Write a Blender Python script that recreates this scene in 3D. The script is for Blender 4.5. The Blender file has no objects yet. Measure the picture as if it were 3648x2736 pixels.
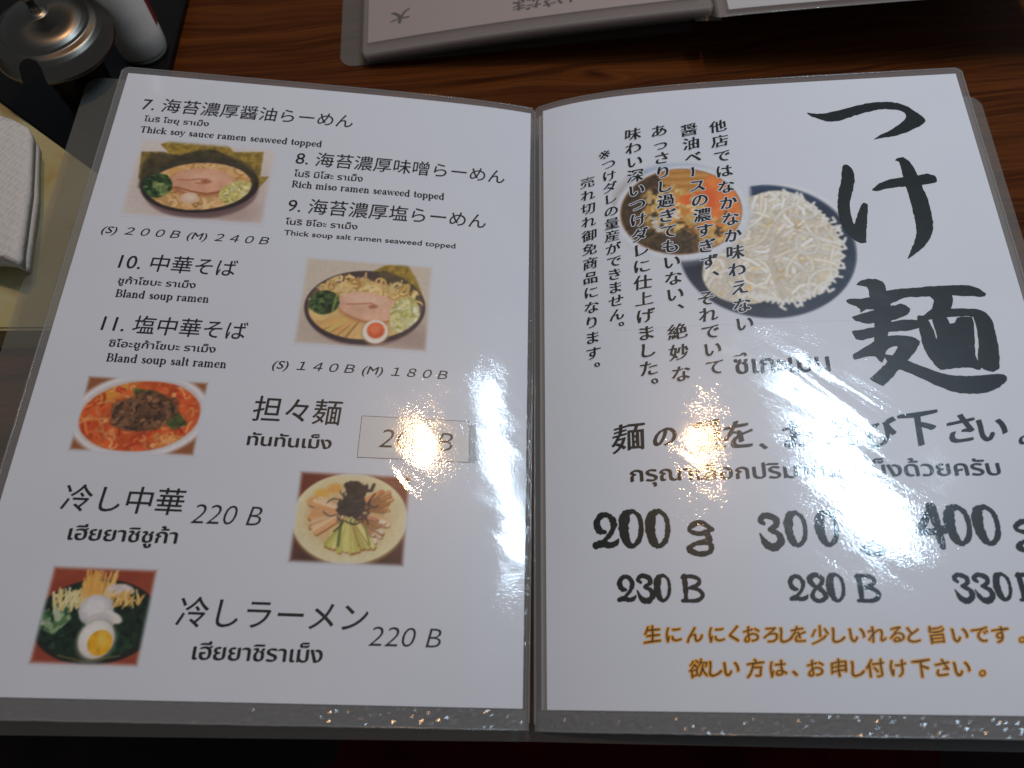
# Close-up of an open ramen menu lying on a dark wooden table.
import bpy, bmesh, math, random
import numpy as np
from mathutils import Vector, Matrix

S = bpy.context.scene
COL = S.collection
MM = 0.001

# ------------------------------------------------------------------ camera
CAM_C = (-11.6126, 0.7685, 324.4304)
CAM_ANG = (0.40852, -0.01233, 0.01578)
def rot3(rx, ry, rz):
    return Matrix.Rotation(rz, 3, 'Z') @ Matrix.Rotation(ry, 3, 'Y') @ Matrix.Rotation(rx, 3, 'X')
cam = bpy.data.cameras.new('camera'); camo = bpy.data.objects.new('camera', cam); COL.objects.link(camo)
camo.matrix_world = Matrix.Translation(Vector(CAM_C) * MM) @ rot3(*CAM_ANG).to_4x4()
cam.sensor_width = 36; cam.lens = 36 * 2655.7556 / 3648
cam.clip_start = 0.01; cam.clip_end = 30
cam.dof.use_dof = True; cam.dof.focus_distance = 0.345; cam.dof.aperture_fstop = 8
S.camera = camo

# ------------------------------------------------------------------ world, lamps, exposure
W = bpy.data.worlds.new('World'); S.world = W; W.use_nodes = True
W.node_tree.nodes['Background'].inputs[0].default_value = (0.80, 0.89, 1.0, 1)
W.node_tree.nodes['Background'].inputs[1].default_value = 0.075
def lamp(name, kind, loc, energy, color, **kw):
    l = bpy.data.lights.new(name, kind); l.energy = energy; l.color = color
    for k, v in kw.items(): setattr(l, k, v)
    o = bpy.data.objects.new(name, l); COL.objects.link(o); o.location = loc
    return o
LAMP = (0.345, 0.425, 1.03)
lp = lamp('cool_panel_light', 'AREA', LAMP, 4.1, (0.60, 0.80, 1.0), shape='RECTANGLE', size=0.070, size_y=0.44)
lp.rotation_euler = (0.42, -0.30, 0.16)
lamp('warm_bulb', 'POINT', (0.058, 0.44, 1.03), 5.4, (1.0, 0.58, 0.28), shadow_soft_size=0.025)
vs = S.view_settings
S.display_settings.display_device = 'sRGB'
vs.view_transform = 'Standard'; vs.look = 'None'; vs.exposure = 0.76; vs.gamma = 1.0; vs.use_curve_mapping = False
S.render.engine = 'CYCLES'
S.cycles.use_denoising = True
S.cycles.max_bounces = 8; S.cycles.transparent_max_bounces = 24
S.cycles.sample_clamp_indirect = 4

# ------------------------------------------------------------------ helpers
def lin(c):
    return tuple(((v / 12.92) if v <= 0.04045 else ((v + 0.055) / 1.055) ** 2.4) for v in c)
def rgb(r, g, b): return lin((r / 255, g / 255, b / 255))

def tag(o, label=None, cat=None, group=None, kind=None):
    if label: o['label'] = label
    if cat: o['category'] = cat
    if group: o['group'] = group
    if kind: o['kind'] = kind
    return o
def empty(name, loc=(0, 0, 0)):
    o = bpy.data.objects.new(name, None); COL.objects.link(o); o.location = loc; o.empty_display_size = 0.02
    return o
def link(name, me, mat, parent=None, smooth=True):
    me.name = name
    if mat: me.materials.append(mat)
    if smooth: me.polygons.foreach_set('use_smooth', [True] * len(me.polygons))
    o = bpy.data.objects.new(name, me); COL.objects.link(o)
    if parent:
        o.parent = parent
        q = parent; off = Vector((0, 0, 0))
        while q: off += q.location; q = q.parent
        o.location = -off
    return o
def from_bm(bm):
    me = bpy.data.meshes.new('m'); bm.to_mesh(me); bm.free(); return me

# ------------------------------------------------------------------ materials
def new_mat(name):
    m = bpy.data.materials.new(name); m.use_nodes = True
    nt = m.node_tree; b = nt.nodes['Principled BSDF']
    return m, nt, b
def node(nt, typ, **kw):
    n = nt.nodes.new(typ)
    for k, v in kw.items():
        if k.startswith('i_'): n.inputs[k[2:].replace('_', ' ')].default_value = v
        else: setattr(n, k, v)
    return n
def wpos(nt):
    return node(nt, 'ShaderNodeNewGeometry').outputs['Position']
def math_n(nt, op, a, b=None):
    n = node(nt, 'ShaderNodeMath', operation=op)
    for i, v in enumerate((a, b)):
        if v is None: continue
        if isinstance(v, (int, float)): n.inputs[i].default_value = v
        else: nt.links.new(v, n.inputs[i])
    return n.outputs[0]
def scaled(nt, vec, s, rot=(0, 0, 0), loc=(0, 0, 0)):
    if any(rot):                               # turn first, then stretch along the turned axes
        r = node(nt, 'ShaderNodeMapping'); nt.links.new(vec, r.inputs[0]); r.inputs['Rotation'].default_value = rot; vec = r.outputs[0]
    m = node(nt, 'ShaderNodeMapping'); nt.links.new(vec, m.inputs[0])
    m.inputs['Scale'].default_value = s; m.inputs['Location'].default_value = loc
    return m.outputs[0]
def noise(nt, vec, scale, detail=2, rough=0.5, dist=0.0):
    n = node(nt, 'ShaderNodeTexNoise'); nt.links.new(vec, n.inputs['Vector'])
    n.inputs['Scale'].default_value = scale; n.inputs['Detail'].default_value = detail
    n.inputs['Roughness'].default_value = rough; n.inputs['Distortion'].default_value = dist
    return n.outputs['Fac']
def ramp(nt, fac, stops):
    r = node(nt, 'ShaderNodeValToRGB'); nt.links.new(fac, r.inputs[0])
    e = r.color_ramp.elements
    while len(e) < len(stops): e.new(0.5)
    for i, (p, c) in enumerate(stops): e[i].position = p; e[i].color = (*c, 1) if len(c) == 3 else c
    return r.outputs[0]
def bump(nt, height, dist, strength=1.0, normal=None):
    b = node(nt, 'ShaderNodeBump'); b.inputs['Strength'].default_value = strength; b.inputs['Distance'].default_value = dist
    nt.links.new(height, b.inputs['Height'])
    if normal: nt.links.new(normal, b.inputs['Normal'])
    return b.outputs[0]

def film_group():
    """Bumps of the clear plastic pocket: pebbled film, slack waves, creases."""
    g = bpy.data.node_groups.new('film_bump', 'ShaderNodeTree')
    g.interface.new_socket('Normal', in_out='OUTPUT', socket_type='NodeSocketVector')
    out = g.nodes.new('NodeGroupOutput')
    p = wpos(g)
    patch = math_n(g, 'MULTIPLY', noise(g, scaled(g, p, (1, 1, 1), loc=(0.3, 0.1, 0)), 22, 3), noise(g, p, 60, 2))
    fine = noise(g, p, 1250, 1.0, 0.6)
    n1 = bump(g, math_n(g, 'MULTIPLY', fine, math_n(g, 'MULTIPLY', patch, 4.0)), FILM_FINE)
    slack = noise(g, scaled(g, p, (0.28, 1.0, 1), rot=(0, 0, 0.68)), 46, 2, 0.5, 0.5)
    n2 = bump(g, slack, FILM_SLACK, normal=n1)
    cre = noise(g, scaled(g, p, (0.16, 1.0, 1), rot=(0, 0, 0.62), loc=(0.7, 0.2, 0)), 62, 2, 0.45, 0.8)
    cm = noise(g, scaled(g, p, (1, 1, 1), loc=(1.3, 2.2, 0)), 16, 1)
    cm = math_n(g, 'MULTIPLY', math_n(g, 'MAXIMUM', math_n(g, 'SUBTRACT', cm, 0.47), 0.0), 6.0)
    n3 = bump(g, math_n(g, 'MULTIPLY', cre, cm), FILM_CREASE, normal=n2)
    g.links.new(n3, out.inputs[0])
    return g
FILM_FINE, FILM_SLACK, FILM_CREASE = 2.8e-5, 3.2e-4, 3.0e-4
FILM = film_group()
COAT_IOR = 1.62
def filmed(name, base=None, attr=None, tex=None):
    m, nt, b = new_mat(name)
    if attr:
        a = node(nt, 'ShaderNodeAttribute', attribute_name=attr); nt.links.new(a.outputs['Color'], b.inputs['Base Color'])
    elif tex: nt.links.new(tex(nt), b.inputs['Base Color'])
    else: b.inputs['Base Color'].default_value = (*base, 1)
    b.inputs['Roughness'].default_value = 0.36; b.inputs['Specular IOR Level'].default_value = 0.30   # the cloudy back of the film
    b.inputs['Coat Weight'].default_value = 1.0; b.inputs['Coat IOR'].default_value = COAT_IOR
    sm = noise(nt, scaled(nt, wpos(nt), (0.6, 1, 1), rot=(0, 0, 0.5)), 38, 4, 0.6)      # smears and fingermarks
    nt.links.new(ramp(nt, sm, [(0.40, (0.035,) * 3), (0.60, (0.085,) * 3), (0.72, (0.16,) * 3)]), b.inputs['Coat Roughness'])
    gn = node(nt, 'ShaderNodeGroup'); gn.node_tree = FILM; nt.links.new(gn.outputs[0], b.inputs['Coat Normal'])
    return m
PAPER_C = (0.764, 0.787, 0.840)
def paper_tex(nt):
    p = wpos(nt)
    return ramp(nt, noise(nt, p, 30, 3), [(0.3, (0.752, 0.775, 0.830)), (0.7, (0.775, 0.798, 0.850))])
M_PAPER = filmed('printed_paper', tex=paper_tex)
M_INK = filmed('black_ink', (0.012, 0.012, 0.012))
M_BRUSH = filmed('brush_ink', tex=lambda nt: ramp(nt, noise(nt, wpos(nt), 260, 4, 0.65), [(0.35, (0.005, 0.009, 0.008)), (0.62, (0.009, 0.014, 0.013)), (0.78, (0.030, 0.036, 0.034))]))
M_HALO = filmed('white_halo', PAPER_C)
M_ORANGE = filmed('orange_ink', rgb(244, 172, 48))
M_BROWNINK = filmed('brown_ink', rgb(84, 56, 20))
M_PHOTO = filmed('dish_print', attr='Col')
M_STICK = filmed('sticker_paper', (0.76, 0.75, 0.74))

def clear_film(name, tint, alpha, bstr=2.0, rough=0.12, coat=1.0):
    m, nt, b = new_mat(name)
    p = wpos(nt)
    b.inputs['Base Color'].default_value = (*tint, 1)
    b.inputs['Alpha'].default_value = alpha
    b.inputs['Roughness'].default_value = 0.5
    b.inputs['Specular IOR Level'].default_value = 0.2
    b.inputs['Coat Weight'].default_value = coat; b.inputs['Coat Roughness'].default_value = rough; b.inputs['Coat IOR'].default_value = 1.7
    n = bump(nt, noise(nt, p, 260, 3, 0.65, 0.8), 1.2e-4 * bstr)
    n = bump(nt, noise(nt, p, 70, 2), 3e-4 * bstr, normal=n)
    nt.links.new(n, b.inputs['Coat Normal'])
    return m
M_SLEEVE = clear_film('pocket_film', (0.34, 0.335, 0.33), 0.40, 2.0, 0.035)
M_SEAM = clear_film('welded_film_edge', (0.38, 0.375, 0.37), 0.28, 0.6, 0.12)
M_TAPE = clear_film('clear_tape', (0.5, 0.52, 0.52), 0.35, 1.2)
M_COVER = clear_film('frosted_cover', (0.23, 0.225, 0.20), 0.42, 0.05, 0.5, 0.3)
def plain(name, base, rough=0.5, metal=0.0, spec=0.5, bmp=None, coat=0.0):
    m, nt, b = new_mat(name)
    b.inputs['Base Color'].default_value = (*base, 1); b.inputs['Roughness'].default_value = rough
    b.inputs['Metallic'].default_value = metal; b.inputs['Specular IOR Level'].default_value = spec
    b.inputs['Coat Weight'].default_value = coat
    if bmp: nt.links.new(bump(nt, noise(nt, wpos(nt), bmp[0], 3), bmp[1]), b.inputs['Normal'])
    return m
def varied(name, stops, scale, rough=0.5, spec=0.4, stretch=(1, 1, 1), bmp=2e-4, detail=4):
    m, nt, b = new_mat(name)
    f = noise(nt, scaled(nt, wpos(nt), stretch), scale, detail, 0.6)
    nt.links.new(ramp(nt, f, stops), b.inputs['Base Color'])
    b.inputs['Roughness'].default_value = rough; b.inputs['Specular IOR Level'].default_value = spec
    nt.links.new(bump(nt, f, bmp), b.inputs['Normal'])
    return m
KNOT = (0.037, 0.3505)
def wood():
    m, nt, b = new_mat('dark_table_wood')
    p = wpos(nt)
    q = scaled(nt, p, (1, 1, 1), rot=(0, 0, -0.15))
    warp = noise(nt, scaled(nt, q, (5, 18, 1)), 1.0, 2)
    sep = node(nt, 'ShaderNodeSeparateXYZ'); nt.links.new(q, sep.inputs[0])
    # grain bends round one knot
    d = node(nt, 'ShaderNodeVectorMath', operation='SUBTRACT'); nt.links.new(p, d.inputs[0]); d.inputs[1].default_value = (KNOT[0], KNOT[1], -0.012)
    dm = node(nt, 'ShaderNodeVectorMath', operation='MULTIPLY'); nt.links.new(d.outputs[0], dm.inputs[0]); dm.inputs[1].default_value = (0.55, 1.3, 0)
    ln = node(nt, 'ShaderNodeVectorMath', operation='LENGTH'); nt.links.new(dm.outputs[0], ln.inputs[0])
    kd = ln.outputs['Value']
    km = math_n(nt, 'EXPONENT', math_n(nt, 'MULTIPLY', math_n(nt, 'MULTIPLY', kd, kd), -6000.0))
    sd = node(nt, 'ShaderNodeSeparateXYZ'); nt.links.new(d.outputs[0], sd.inputs[0])
    sgn = math_n(nt, 'MULTIPLY', math_n(nt, 'TANH', math_n(nt, 'MULTIPLY', sd.outputs[1], 260.0)), -0.007)
    y = math_n(nt, 'ADD', sep.outputs[1], math_n(nt, 'MULTIPLY', warp, 0.030))
    y = math_n(nt, 'ADD', y, math_n(nt, 'MULTIPLY', km, sgn))
    cx = node(nt, 'ShaderNodeCombineXYZ'); nt.links.new(math_n(nt, 'MULTIPLY', sep.outputs[0], 2.2), cx.inputs[0]); nt.links.new(math_n(nt, 'MULTIPLY', y, 120.0), cx.inputs[1])
    g1 = noise(nt, cx.outputs[0], 1.0, 5, 0.62)
    cx2 = node(nt, 'ShaderNodeCombineXYZ'); nt.links.new(math_n(nt, 'MULTIPLY', sep.outputs[0], 14), cx2.inputs[0]); nt.links.new(math_n(nt, 'MULTIPLY', y, 620.0), cx2.inputs[1])
    g2 = noise(nt, cx2.outputs[0], 1.0, 3, 0.6)
    f = math_n(nt, 'ADD', math_n(nt, 'MULTIPLY', g1, 0.58), math_n(nt, 'MULTIPLY', g2, 0.42))
    f = math_n(nt, 'SUBTRACT', f, math_n(nt, 'MULTIPLY', math_n(nt, 'EXPONENT', math_n(nt, 'MULTIPLY', math_n(nt, 'MULTIPLY', kd, kd), -45000.0)), 0.16))
    c = ramp(nt, f, [(0.30, (0.013, 0.0026, 0.0008)), (0.40, (0.038, 0.0090, 0.0018)), (0.52, (0.086, 0.0230, 0.0042)), (0.66, (0.132, 0.0380, 0.0068)), (0.80, (0.098, 0.027, 0.0048))])
    nt.links.new(c, b.inputs['Base Color'])
    b.inputs['Roughness'].default_value = 0.40; b.inputs['Specular IOR Level'].default_value = 0.09
    nt.links.new(bump(nt, f, 6e-4), b.inputs['Normal'])
    return m
M_WOOD = wood()
M_FLOOR = varied('dark_floor', [(0.3, (0.010, 0.006, 0.006)), (0.7, (0.03, 0.014, 0.014))], 6, 0.8, 0.2)
M_STAND_IN_CUSHION = varied('dark_red_fabric', [(0.35, (0.07, 0.004, 0.006)), (0.7, (0.15, 0.009, 0.012))], 20, 0.9, 0.1, bmp=1e-3)
M_BLACK = plain('black_lacquer', (0.004, 0.003, 0.003), 0.45, spec=0.25)
M_DARKPOT = plain('dark_glazed_body', (0.008, 0.005, 0.004), 0.3, spec=0.3)
M_STEEL = plain('brushed_steel', (0.17, 0.15, 0.125), 0.30, 1.0, bmp=(400, 1.0e-5))
_nt = M_STEEL.node_tree; _tg = _nt.nodes.new('ShaderNodeTangent'); _tg.direction_type = 'RADIAL'; _tg.axis = 'Z'
_nt.nodes['Principled BSDF'].inputs['Anisotropic'].default_value = 0.75
_nt.links.new(_tg.outputs[0], _nt.nodes['Principled BSDF'].inputs['Tangent'])
M_WHITE = varied('white_powder_bottle', [(0.3, (0.70, 0.66, 0.60)), (0.7, (0.80, 0.76, 0.70))], 60, 0.35, 0.5)
M_RED = plain('red_label', (0.20, 0.016, 0.012), 0.4)
M_GLASS = plain('greenish_glass_foot', (0.10, 0.11, 0.09), 0.2)
M_YELLOW = varied('yellow_box_plastic', [(0.34, (0.42, 0.20, 0.045)), (0.43, (0.46, 0.38, 0.17)), (0.6, (0.50, 0.45, 0.26))], 14, 0.45, 0.4)  # plastic is pale yellow; the orange patches paint in a reflection
def napkin():
    m, nt, b = new_mat('embossed_tissue')
    p = wpos(nt)
    b.inputs['Base Color'].default_value = (0.66, 0.625, 0.585, 1); b.inputs['Roughness'].default_value = 0.9; b.inputs['Specular IOR Level'].default_value = 0.1
    v = node(nt, 'ShaderNodeTexVoronoi'); nt.links.new(scaled(nt, p, (420, 260, 1), rot=(0, 0, 0.5)), v.inputs['Vector']); v.inputs['Scale'].default_value = 1.0; v.inputs['Randomness'].default_value = 0.35
    nrm = bump(nt, v.outputs['Distance'], 9e-4, 0.8)
    nrm = bump(nt, noise(nt, p, 90, 3), 1.2e-3, 0.8, nrm)
    nt.links.new(nrm, b.inputs['Normal'])
    return m
M_NAPKIN = napkin()
M_INNER = plain('inner_paper', (0.62, 0.61, 0.60), 0.6, coat=0.3)
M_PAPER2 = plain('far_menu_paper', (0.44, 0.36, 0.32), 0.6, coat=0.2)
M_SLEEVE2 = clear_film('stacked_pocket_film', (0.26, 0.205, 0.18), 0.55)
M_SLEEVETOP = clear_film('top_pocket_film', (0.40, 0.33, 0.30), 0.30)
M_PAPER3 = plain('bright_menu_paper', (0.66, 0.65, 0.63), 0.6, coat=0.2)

# ------------------------------------------------------------------ the page surfaces (mm): arc length s from the spine, height v
PG = {'l': dict(t0=0.13545, t1=0.08453, yaw=-0.00488, v0=0.137, sg=-1, gap=3.708),
      'r': dict(t0=0.42383, t1=0.09553, yaw=0.00459, v0=-0.131, sg=1, gap=6.401)}
BEND, Z0 = 31.786, 10.0
_S = np.linspace(0, 270, 541)
def make_prof(t0, t1, b=BEND):
    th = t0 * np.exp(-_S / b) + t1; d = np.diff(_S)
    return (np.concatenate([[0], np.cumsum(np.cos(th[:-1]) * d)]), np.concatenate([[0], np.cumsum(np.sin(th[:-1]) * d)]))
for k_ in PG: PG[k_]['prof'] = make_prof(PG[k_]['t0'], PG[k_]['t1'])
def surf(side, s, v, dz=0.0):
    q = PG[side]; s = np.asarray(s, float); v = np.asarray(v, float)
    x = np.interp(s, _S, q['prof'][0]) + np.minimum(s, 0); z = np.interp(s, _S, q['prof'][1]) + Z0 + dz
    x = x * q['sg']; c, n = math.cos(q['yaw']), math.sin(q['yaw'])
    return np.stack([c * x - n * v, n * x + c * v + q['v0'], z], -1)
def page(side, X, Y, dz=0.0):
    """page coordinates: X mm from the paper's left edge, Y mm from its bottom"""
    X = np.asarray(X, float)
    s = PG[side]['gap'] + (210 - X if side == 'l' else X)
    return surf(side, s, Y, dz)
def on_page(side, dz=0.0): return lambda P, z: page(side, P[:, 0], P[:, 1], dz + z)

def mapped(bm, fn, cut=9.0):
    """cut a flat mm mesh into strips so that it bends with the page, then map it"""
    xs = [v.co.x for v in bm.verts]; x = math.ceil((min(xs) + 0.01) / cut) * cut
    while x < max(xs) - 0.01:
        bmesh.ops.bisect_plane(bm, geom=bm.verts[:] + bm.edges[:] + bm.faces[:], plane_co=(x, 0, 0), plane_no=(1, 0, 0), dist=1e-5)
        x += cut
    bm.verts.ensure_lookup_table()
    P = np.array([v.co[:] for v in bm.verts]); Q = fn(P, P[:, 2]) * MM
    for v, q in zip(bm.verts, Q): v.co = q
    return from_bm(bm)
def poly_bm(bm, pts, z=0.0):
    f = bm.faces.new([bm.verts.new((x, y, z)) for x, y in pts])
    f.normal_update()
    if f.normal.z < 0: f.normal_flip()
    return f
def inked(P, amp, seed):
    """a traced brush outline: rounded through its points, with the slight raggedness of a brush"""
    A = np.array(P, float); n = len(A); out = []; r = np.random.default_rng(seed)
    for i in range(n):
        a, b, c, d = A[i - 1], A[i], A[(i + 1) % n], A[(i + 2) % n]
        m = max(2, int(np.linalg.norm(c - b) / 1.2))
        for t in np.arange(m) / m:
            q = 0.5 * (2 * b + 0.7 * (c - a) * t * (1 - t) + 2 * (c - b) * t) if False else b * (1 - t) + c * t + 0.5 * t * (1 - t) * ((c - a) * (1 - t) - (d - b) * t) * 0.5 - 0.5 * t * (1 - t) * (c - b) * (1 - 2 * t) * 0.5
            out.append(tuple(q + r.normal(0, amp, 2)))
    return out
def rounded(x0, y0, x1, y1, r, corners='ab cd'):
    P = []
    for cx, cy, a0, k in ((x1 - r, y1 - r, 0, 'a'), (x0 + r, y1 - r, 90, 'b'), (x0 + r, y0 + r, 180, 'c'), (x1 - r, y0 + r, 270, 'd')):
        if k in corners:
            for i in range(7): a = math.radians(a0 + 15 * i); P.append((cx + r * math.cos(a), cy + r * math.sin(a)))
        else:
            P.append((cx + math.copysign(r, cx - (x0 + x1) / 2), cy + math.copysign(r, cy - (y0 + y1) / 2)))
    return P

# ------------------------------------------------------------------ writing
_cache = {}
def glyphs(text, offset=0.0):
    k = (text, offset)
    if k not in _cache:
        c = bpy.data.curves.new('writing', 'FONT'); c.body = text; c.resolution_u = 3; c.offset = offset
        o = bpy.data.objects.new('writing', c); COL.objects.link(o)
        dg = bpy.context.evaluated_depsgraph_get()
        me = bpy.data.meshes.new_from_object(o.evaluated_get(dg))
        n = len(me.vertices); V = np.zeros(n * 3); me.vertices.foreach_get('co', V)
        _cache[k] = (V.reshape(-1, 3)[:, :2].copy(), [tuple(p.vertices) for p in me.polygons])
        bpy.data.objects.remove(o); bpy.data.curves.remove(c); bpy.data.meshes.remove(me)
    return _cache[k]
def add_mesh(bm, V, F, z=0.0):
    vs_ = [bm.verts.new((x, y, z)) for x, y in V]
    for f in F:
        try:
            q = bm.faces.new([vs_[i] for i in f]); q.normal_update()
            if q.normal.z < 0: q.normal_flip()
        except ValueError: pass
STY = {'jp': (0.006, 0.06, 0), 'jpb': (0.008, 0.05, 0), 'th': (0.020, 0.0, 1), 'thb': (0.024, 0.0, 1), 'sans': (0.016, 0, 1), 'pen': (0.008, 0.22, 1), 'penb': (0.0, 0.20, 1)}
def add_line(bm, text, style, x0, y0, x1, y1):
    off, sh, fit = STY[style]
    V, F = glyphs(text, 0.0 if style != 'penb' else -0.010)
    V = V.copy(); V[:, 0] += sh * V[:, 1]
    a, b = V.min(0), V.max(0); k = (x1 - x0) / (b[0] - a[0])
    ky = (y1 - y0) / (b[1] - a[1]) if fit else k
    ky = min(max(ky, 0.8 * k), 1.35 * k)
    V[:, 0] = (V[:, 0] - a[0]) * k + x0
    V[:, 1] = (V[:, 1] - (a[1] + b[1]) / 2) * ky + (y0 + y1) / 2
    for n, (dx, dy) in enumerate(((-1, -0.5), (0, 0), (1, 0.5)) if off else ((0, 0),)):
        add_mesh(bm, V + np.array([dx, dy]) * off * k, F, 0.002 * n)
rngb = random.Random(5)
def brush_char(bm, c, x, y, size, nib, halo=0.0, z=0.0, mode='em', vert=False):
    """one written character: copies slid along a slanted nib give thick and thin strokes; halo spreads it evenly"""
    V, F = glyphs(c, 0.0); V = V.copy()
    V[:, 1] -= 0.31; V[:, 0] -= (V[:, 0].min() + V[:, 0].max()) / 2 if (mode != 'em' or c in '、。') else 0.43
    if c == '※': mode = 'ink'; size = size * 0.80; nib = nib * 0.3
    if c in '、。' and vert: V += np.array([0.30, 0.55])
    if c == 'ー' and vert: V = np.stack([-V[:, 1] * 1.0, V[:, 0] * 0.85], 1)
    if mode == 'ink':
        V[:, 1] -= (V[:, 1].min() + V[:, 1].max()) / 2; k = size / max(0.2, V[:, 1].max() - V[:, 1].min())
    else: k = size / 0.92
    r = random.Random(ord(c))
    p1, p2 = r.uniform(0, 6), r.uniform(0, 6)
    X, Y = V[:, 0].copy(), V[:, 1].copy()
    V[:, 1] = Y * 0.92 + 0.13 * X + 0.020 * np.sin(7 * X + p1)
    V[:, 0] = X * 0.98 + 0.05 * Y + 0.018 * np.sin(8 * Y + p2)
    n = 0
    nibs = [t * np.array([0.9, 0.36]) for t in (-nib, -nib / 2, 0.0, nib / 2, nib)] if nib else [np.zeros(2)]
    rings = [np.zeros(2)] if not halo else [halo * np.array([math.cos(a), math.sin(a)]) for a in np.arange(0, 6.2, math.pi / 4)]
    for d in (nibs if not halo else nibs[::2]):
        for e in rings:
            add_mesh(bm, (V + d + e) * k + np.array([x, y]), F, z + 0.0012 * n); n += 1
def stroke(bm, pts, z, fx, fy, fw, rough=0.0):
    """one brush stroke: a ribbon through (x, y, width) with round ends; z climbs a hair so overlaps never share a plane"""
    P = np.array(pts, float)
    Q = []
    E = np.vstack([2 * P[0] - P[1], P, 2 * P[-1] - P[-2]])
    m = 6 if len(P) > 2 else 2
    for i in range(1, len(E) - 2):
        for t in np.linspace(0, 1, m, endpoint=False):
            a, b, c, d = E[i - 1], E[i], E[i + 1], E[i + 2]
            Q.append(0.5 * (2 * b + (c - a) * t + (2 * a - 5 * b + 4 * c - d) * t * t + (3 * b - a - 3 * c + d) * t ** 3))
    Q.append(P[-1]); Q = np.array(Q)
    C = np.stack([fx(Q[:, 0]), fy(Q[:, 1])], 1); w = np.maximum(Q[:, 2], 0.01) * fw / 2
    if rough: w = w * (1 + rough * np.random.default_rng(int(abs(C[0, 0]) * 97) % 9999).normal(0, 1, len(w)))
    T = np.gradient(C, axis=0); T /= np.maximum(1e-9, np.linalg.norm(T, axis=1))[:, None]
    N = np.stack([-T[:, 1], T[:, 0]], 1)
    L, R = C + N * w[:, None], C - N * w[:, None]
    vl = [bm.verts.new((*p, z + 0.02 * i / len(C))) for i, p in enumerate(L)]; vr = [bm.verts.new((*p, z + 0.02 * i / len(C))) for i, p in enumerate(R)]
    for i in range(len(C) - 1): bm.faces.new((vr[i], vr[i + 1], vl[i + 1], vl[i]))
    for e, sgn in ((0, -1), (len(C) - 1, 1)):
        cap = []
        for j in range(1, 5):
            a = math.pi * j / 5; cap.append(C[e] + (N[e] * math.cos(a) + sgn * T[e] * math.sin(a)) * w[e])
        zz = z + 0.02 * e / len(C)
        f = bm.faces.new([vl[e]] + [bm.verts.new((*p, zz)) for p in cap] + [vr[e]]); f.normal_update()
        if f.normal.z < 0: f.normal_flip()
DIG = {'2': (.68, [[(.42,.45,.10),(.2,.5,.16),(.10,.72,.16),(.30,.92,.14),(.60,.91,.14),(.80,.70,.15),(.70,.45,.12),(.45,.25,.10),(.15,.10,.08)], [(.05,.09,.15),(.3,.13,.17),(.6,.08,.14),(.85,.13,.13),(.97,.24,.04)]]),
 '0': (.57, [[(.55,.95,.10),(.25,.85,.19),(.13,.5,.21),(.25,.15,.17),(.5,.04,.10),(.8,.2,.11),(.92,.5,.10),(.85,.8,.10),(.56,.96,.09)]]),
 '3': (.60, [[(.25,.72,.10),(.10,.82,.12),(.35,.95,.14),(.78,.86,.15),(.8,.68,.13),(.48,.56,.10)], [(.5,.55,.11),(.85,.42,.14),(.92,.22,.17),(.6,.06,.17),(.25,.15,.15),(.02,.44,.03)]]),
 '4': (.62, [[(.55,.96,.12),(.4,.75,.12),(.05,.38,.15)], [(.05,.37,.13),(.5,.37,.11),(.95,.42,.17)], [(.62,.94,.17),(.66,.6,.15),(.68,.3,.15),(.72,.03,.10)]]),
 '8': (.60, [[(.8,.85,.12),(.45,.95,.14),(.1,.8,.17),(.3,.58,.15),(.7,.42,.15),(.9,.2,.15),(.5,.05,.13),(.15,.18,.14),(.3,.42,.1),(.75,.65,.12),(.85,.83,.12)]]),
 'g': (.78, [[(.95,.74,.11),(.55,.95,.13),(.2,.84,.13),(.15,.70,.1),(.5,.62,.12),(.9,.72,.1)], [(.75,.62,.13),(.8,.42,.15),(.3,.33,.10),(.07,.18,.15),(.4,.04,.13),(.8,.1,.12),(.85,.3,.12),(.6,.38,.08)]]),
 'B': (.80, [[(.2,.93,.17),(.22,.5,.16),(.2,.07,.13)], [(.1,.90,.10),(.5,.94,.12),(.85,.83,.12),(.8,.65,.12),(.4,.52,.09)], [(.4,.52,.09),(.8,.45,.12),(.97,.25,.13),(.7,.07,.12),(.05,.06,.10)]])}
t_, k_ = .055, .15
def _V(x, a, b): return [(x, a, k_), (x, b, k_)]
def _sf(x, y, h=.13): return [(x - h, y, t_), (x + h, y, t_)]
def _fl(x, y): return [(x - .14, y, t_), (x, y, t_ + .01)]
_bl = [(.48,.5,.05),(.34,.65,.07),(.13,.5,.13),(.1,.33,.15),(.14,.14,.13),(.32,.02,.07),(.48,.14,.05)]
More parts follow.
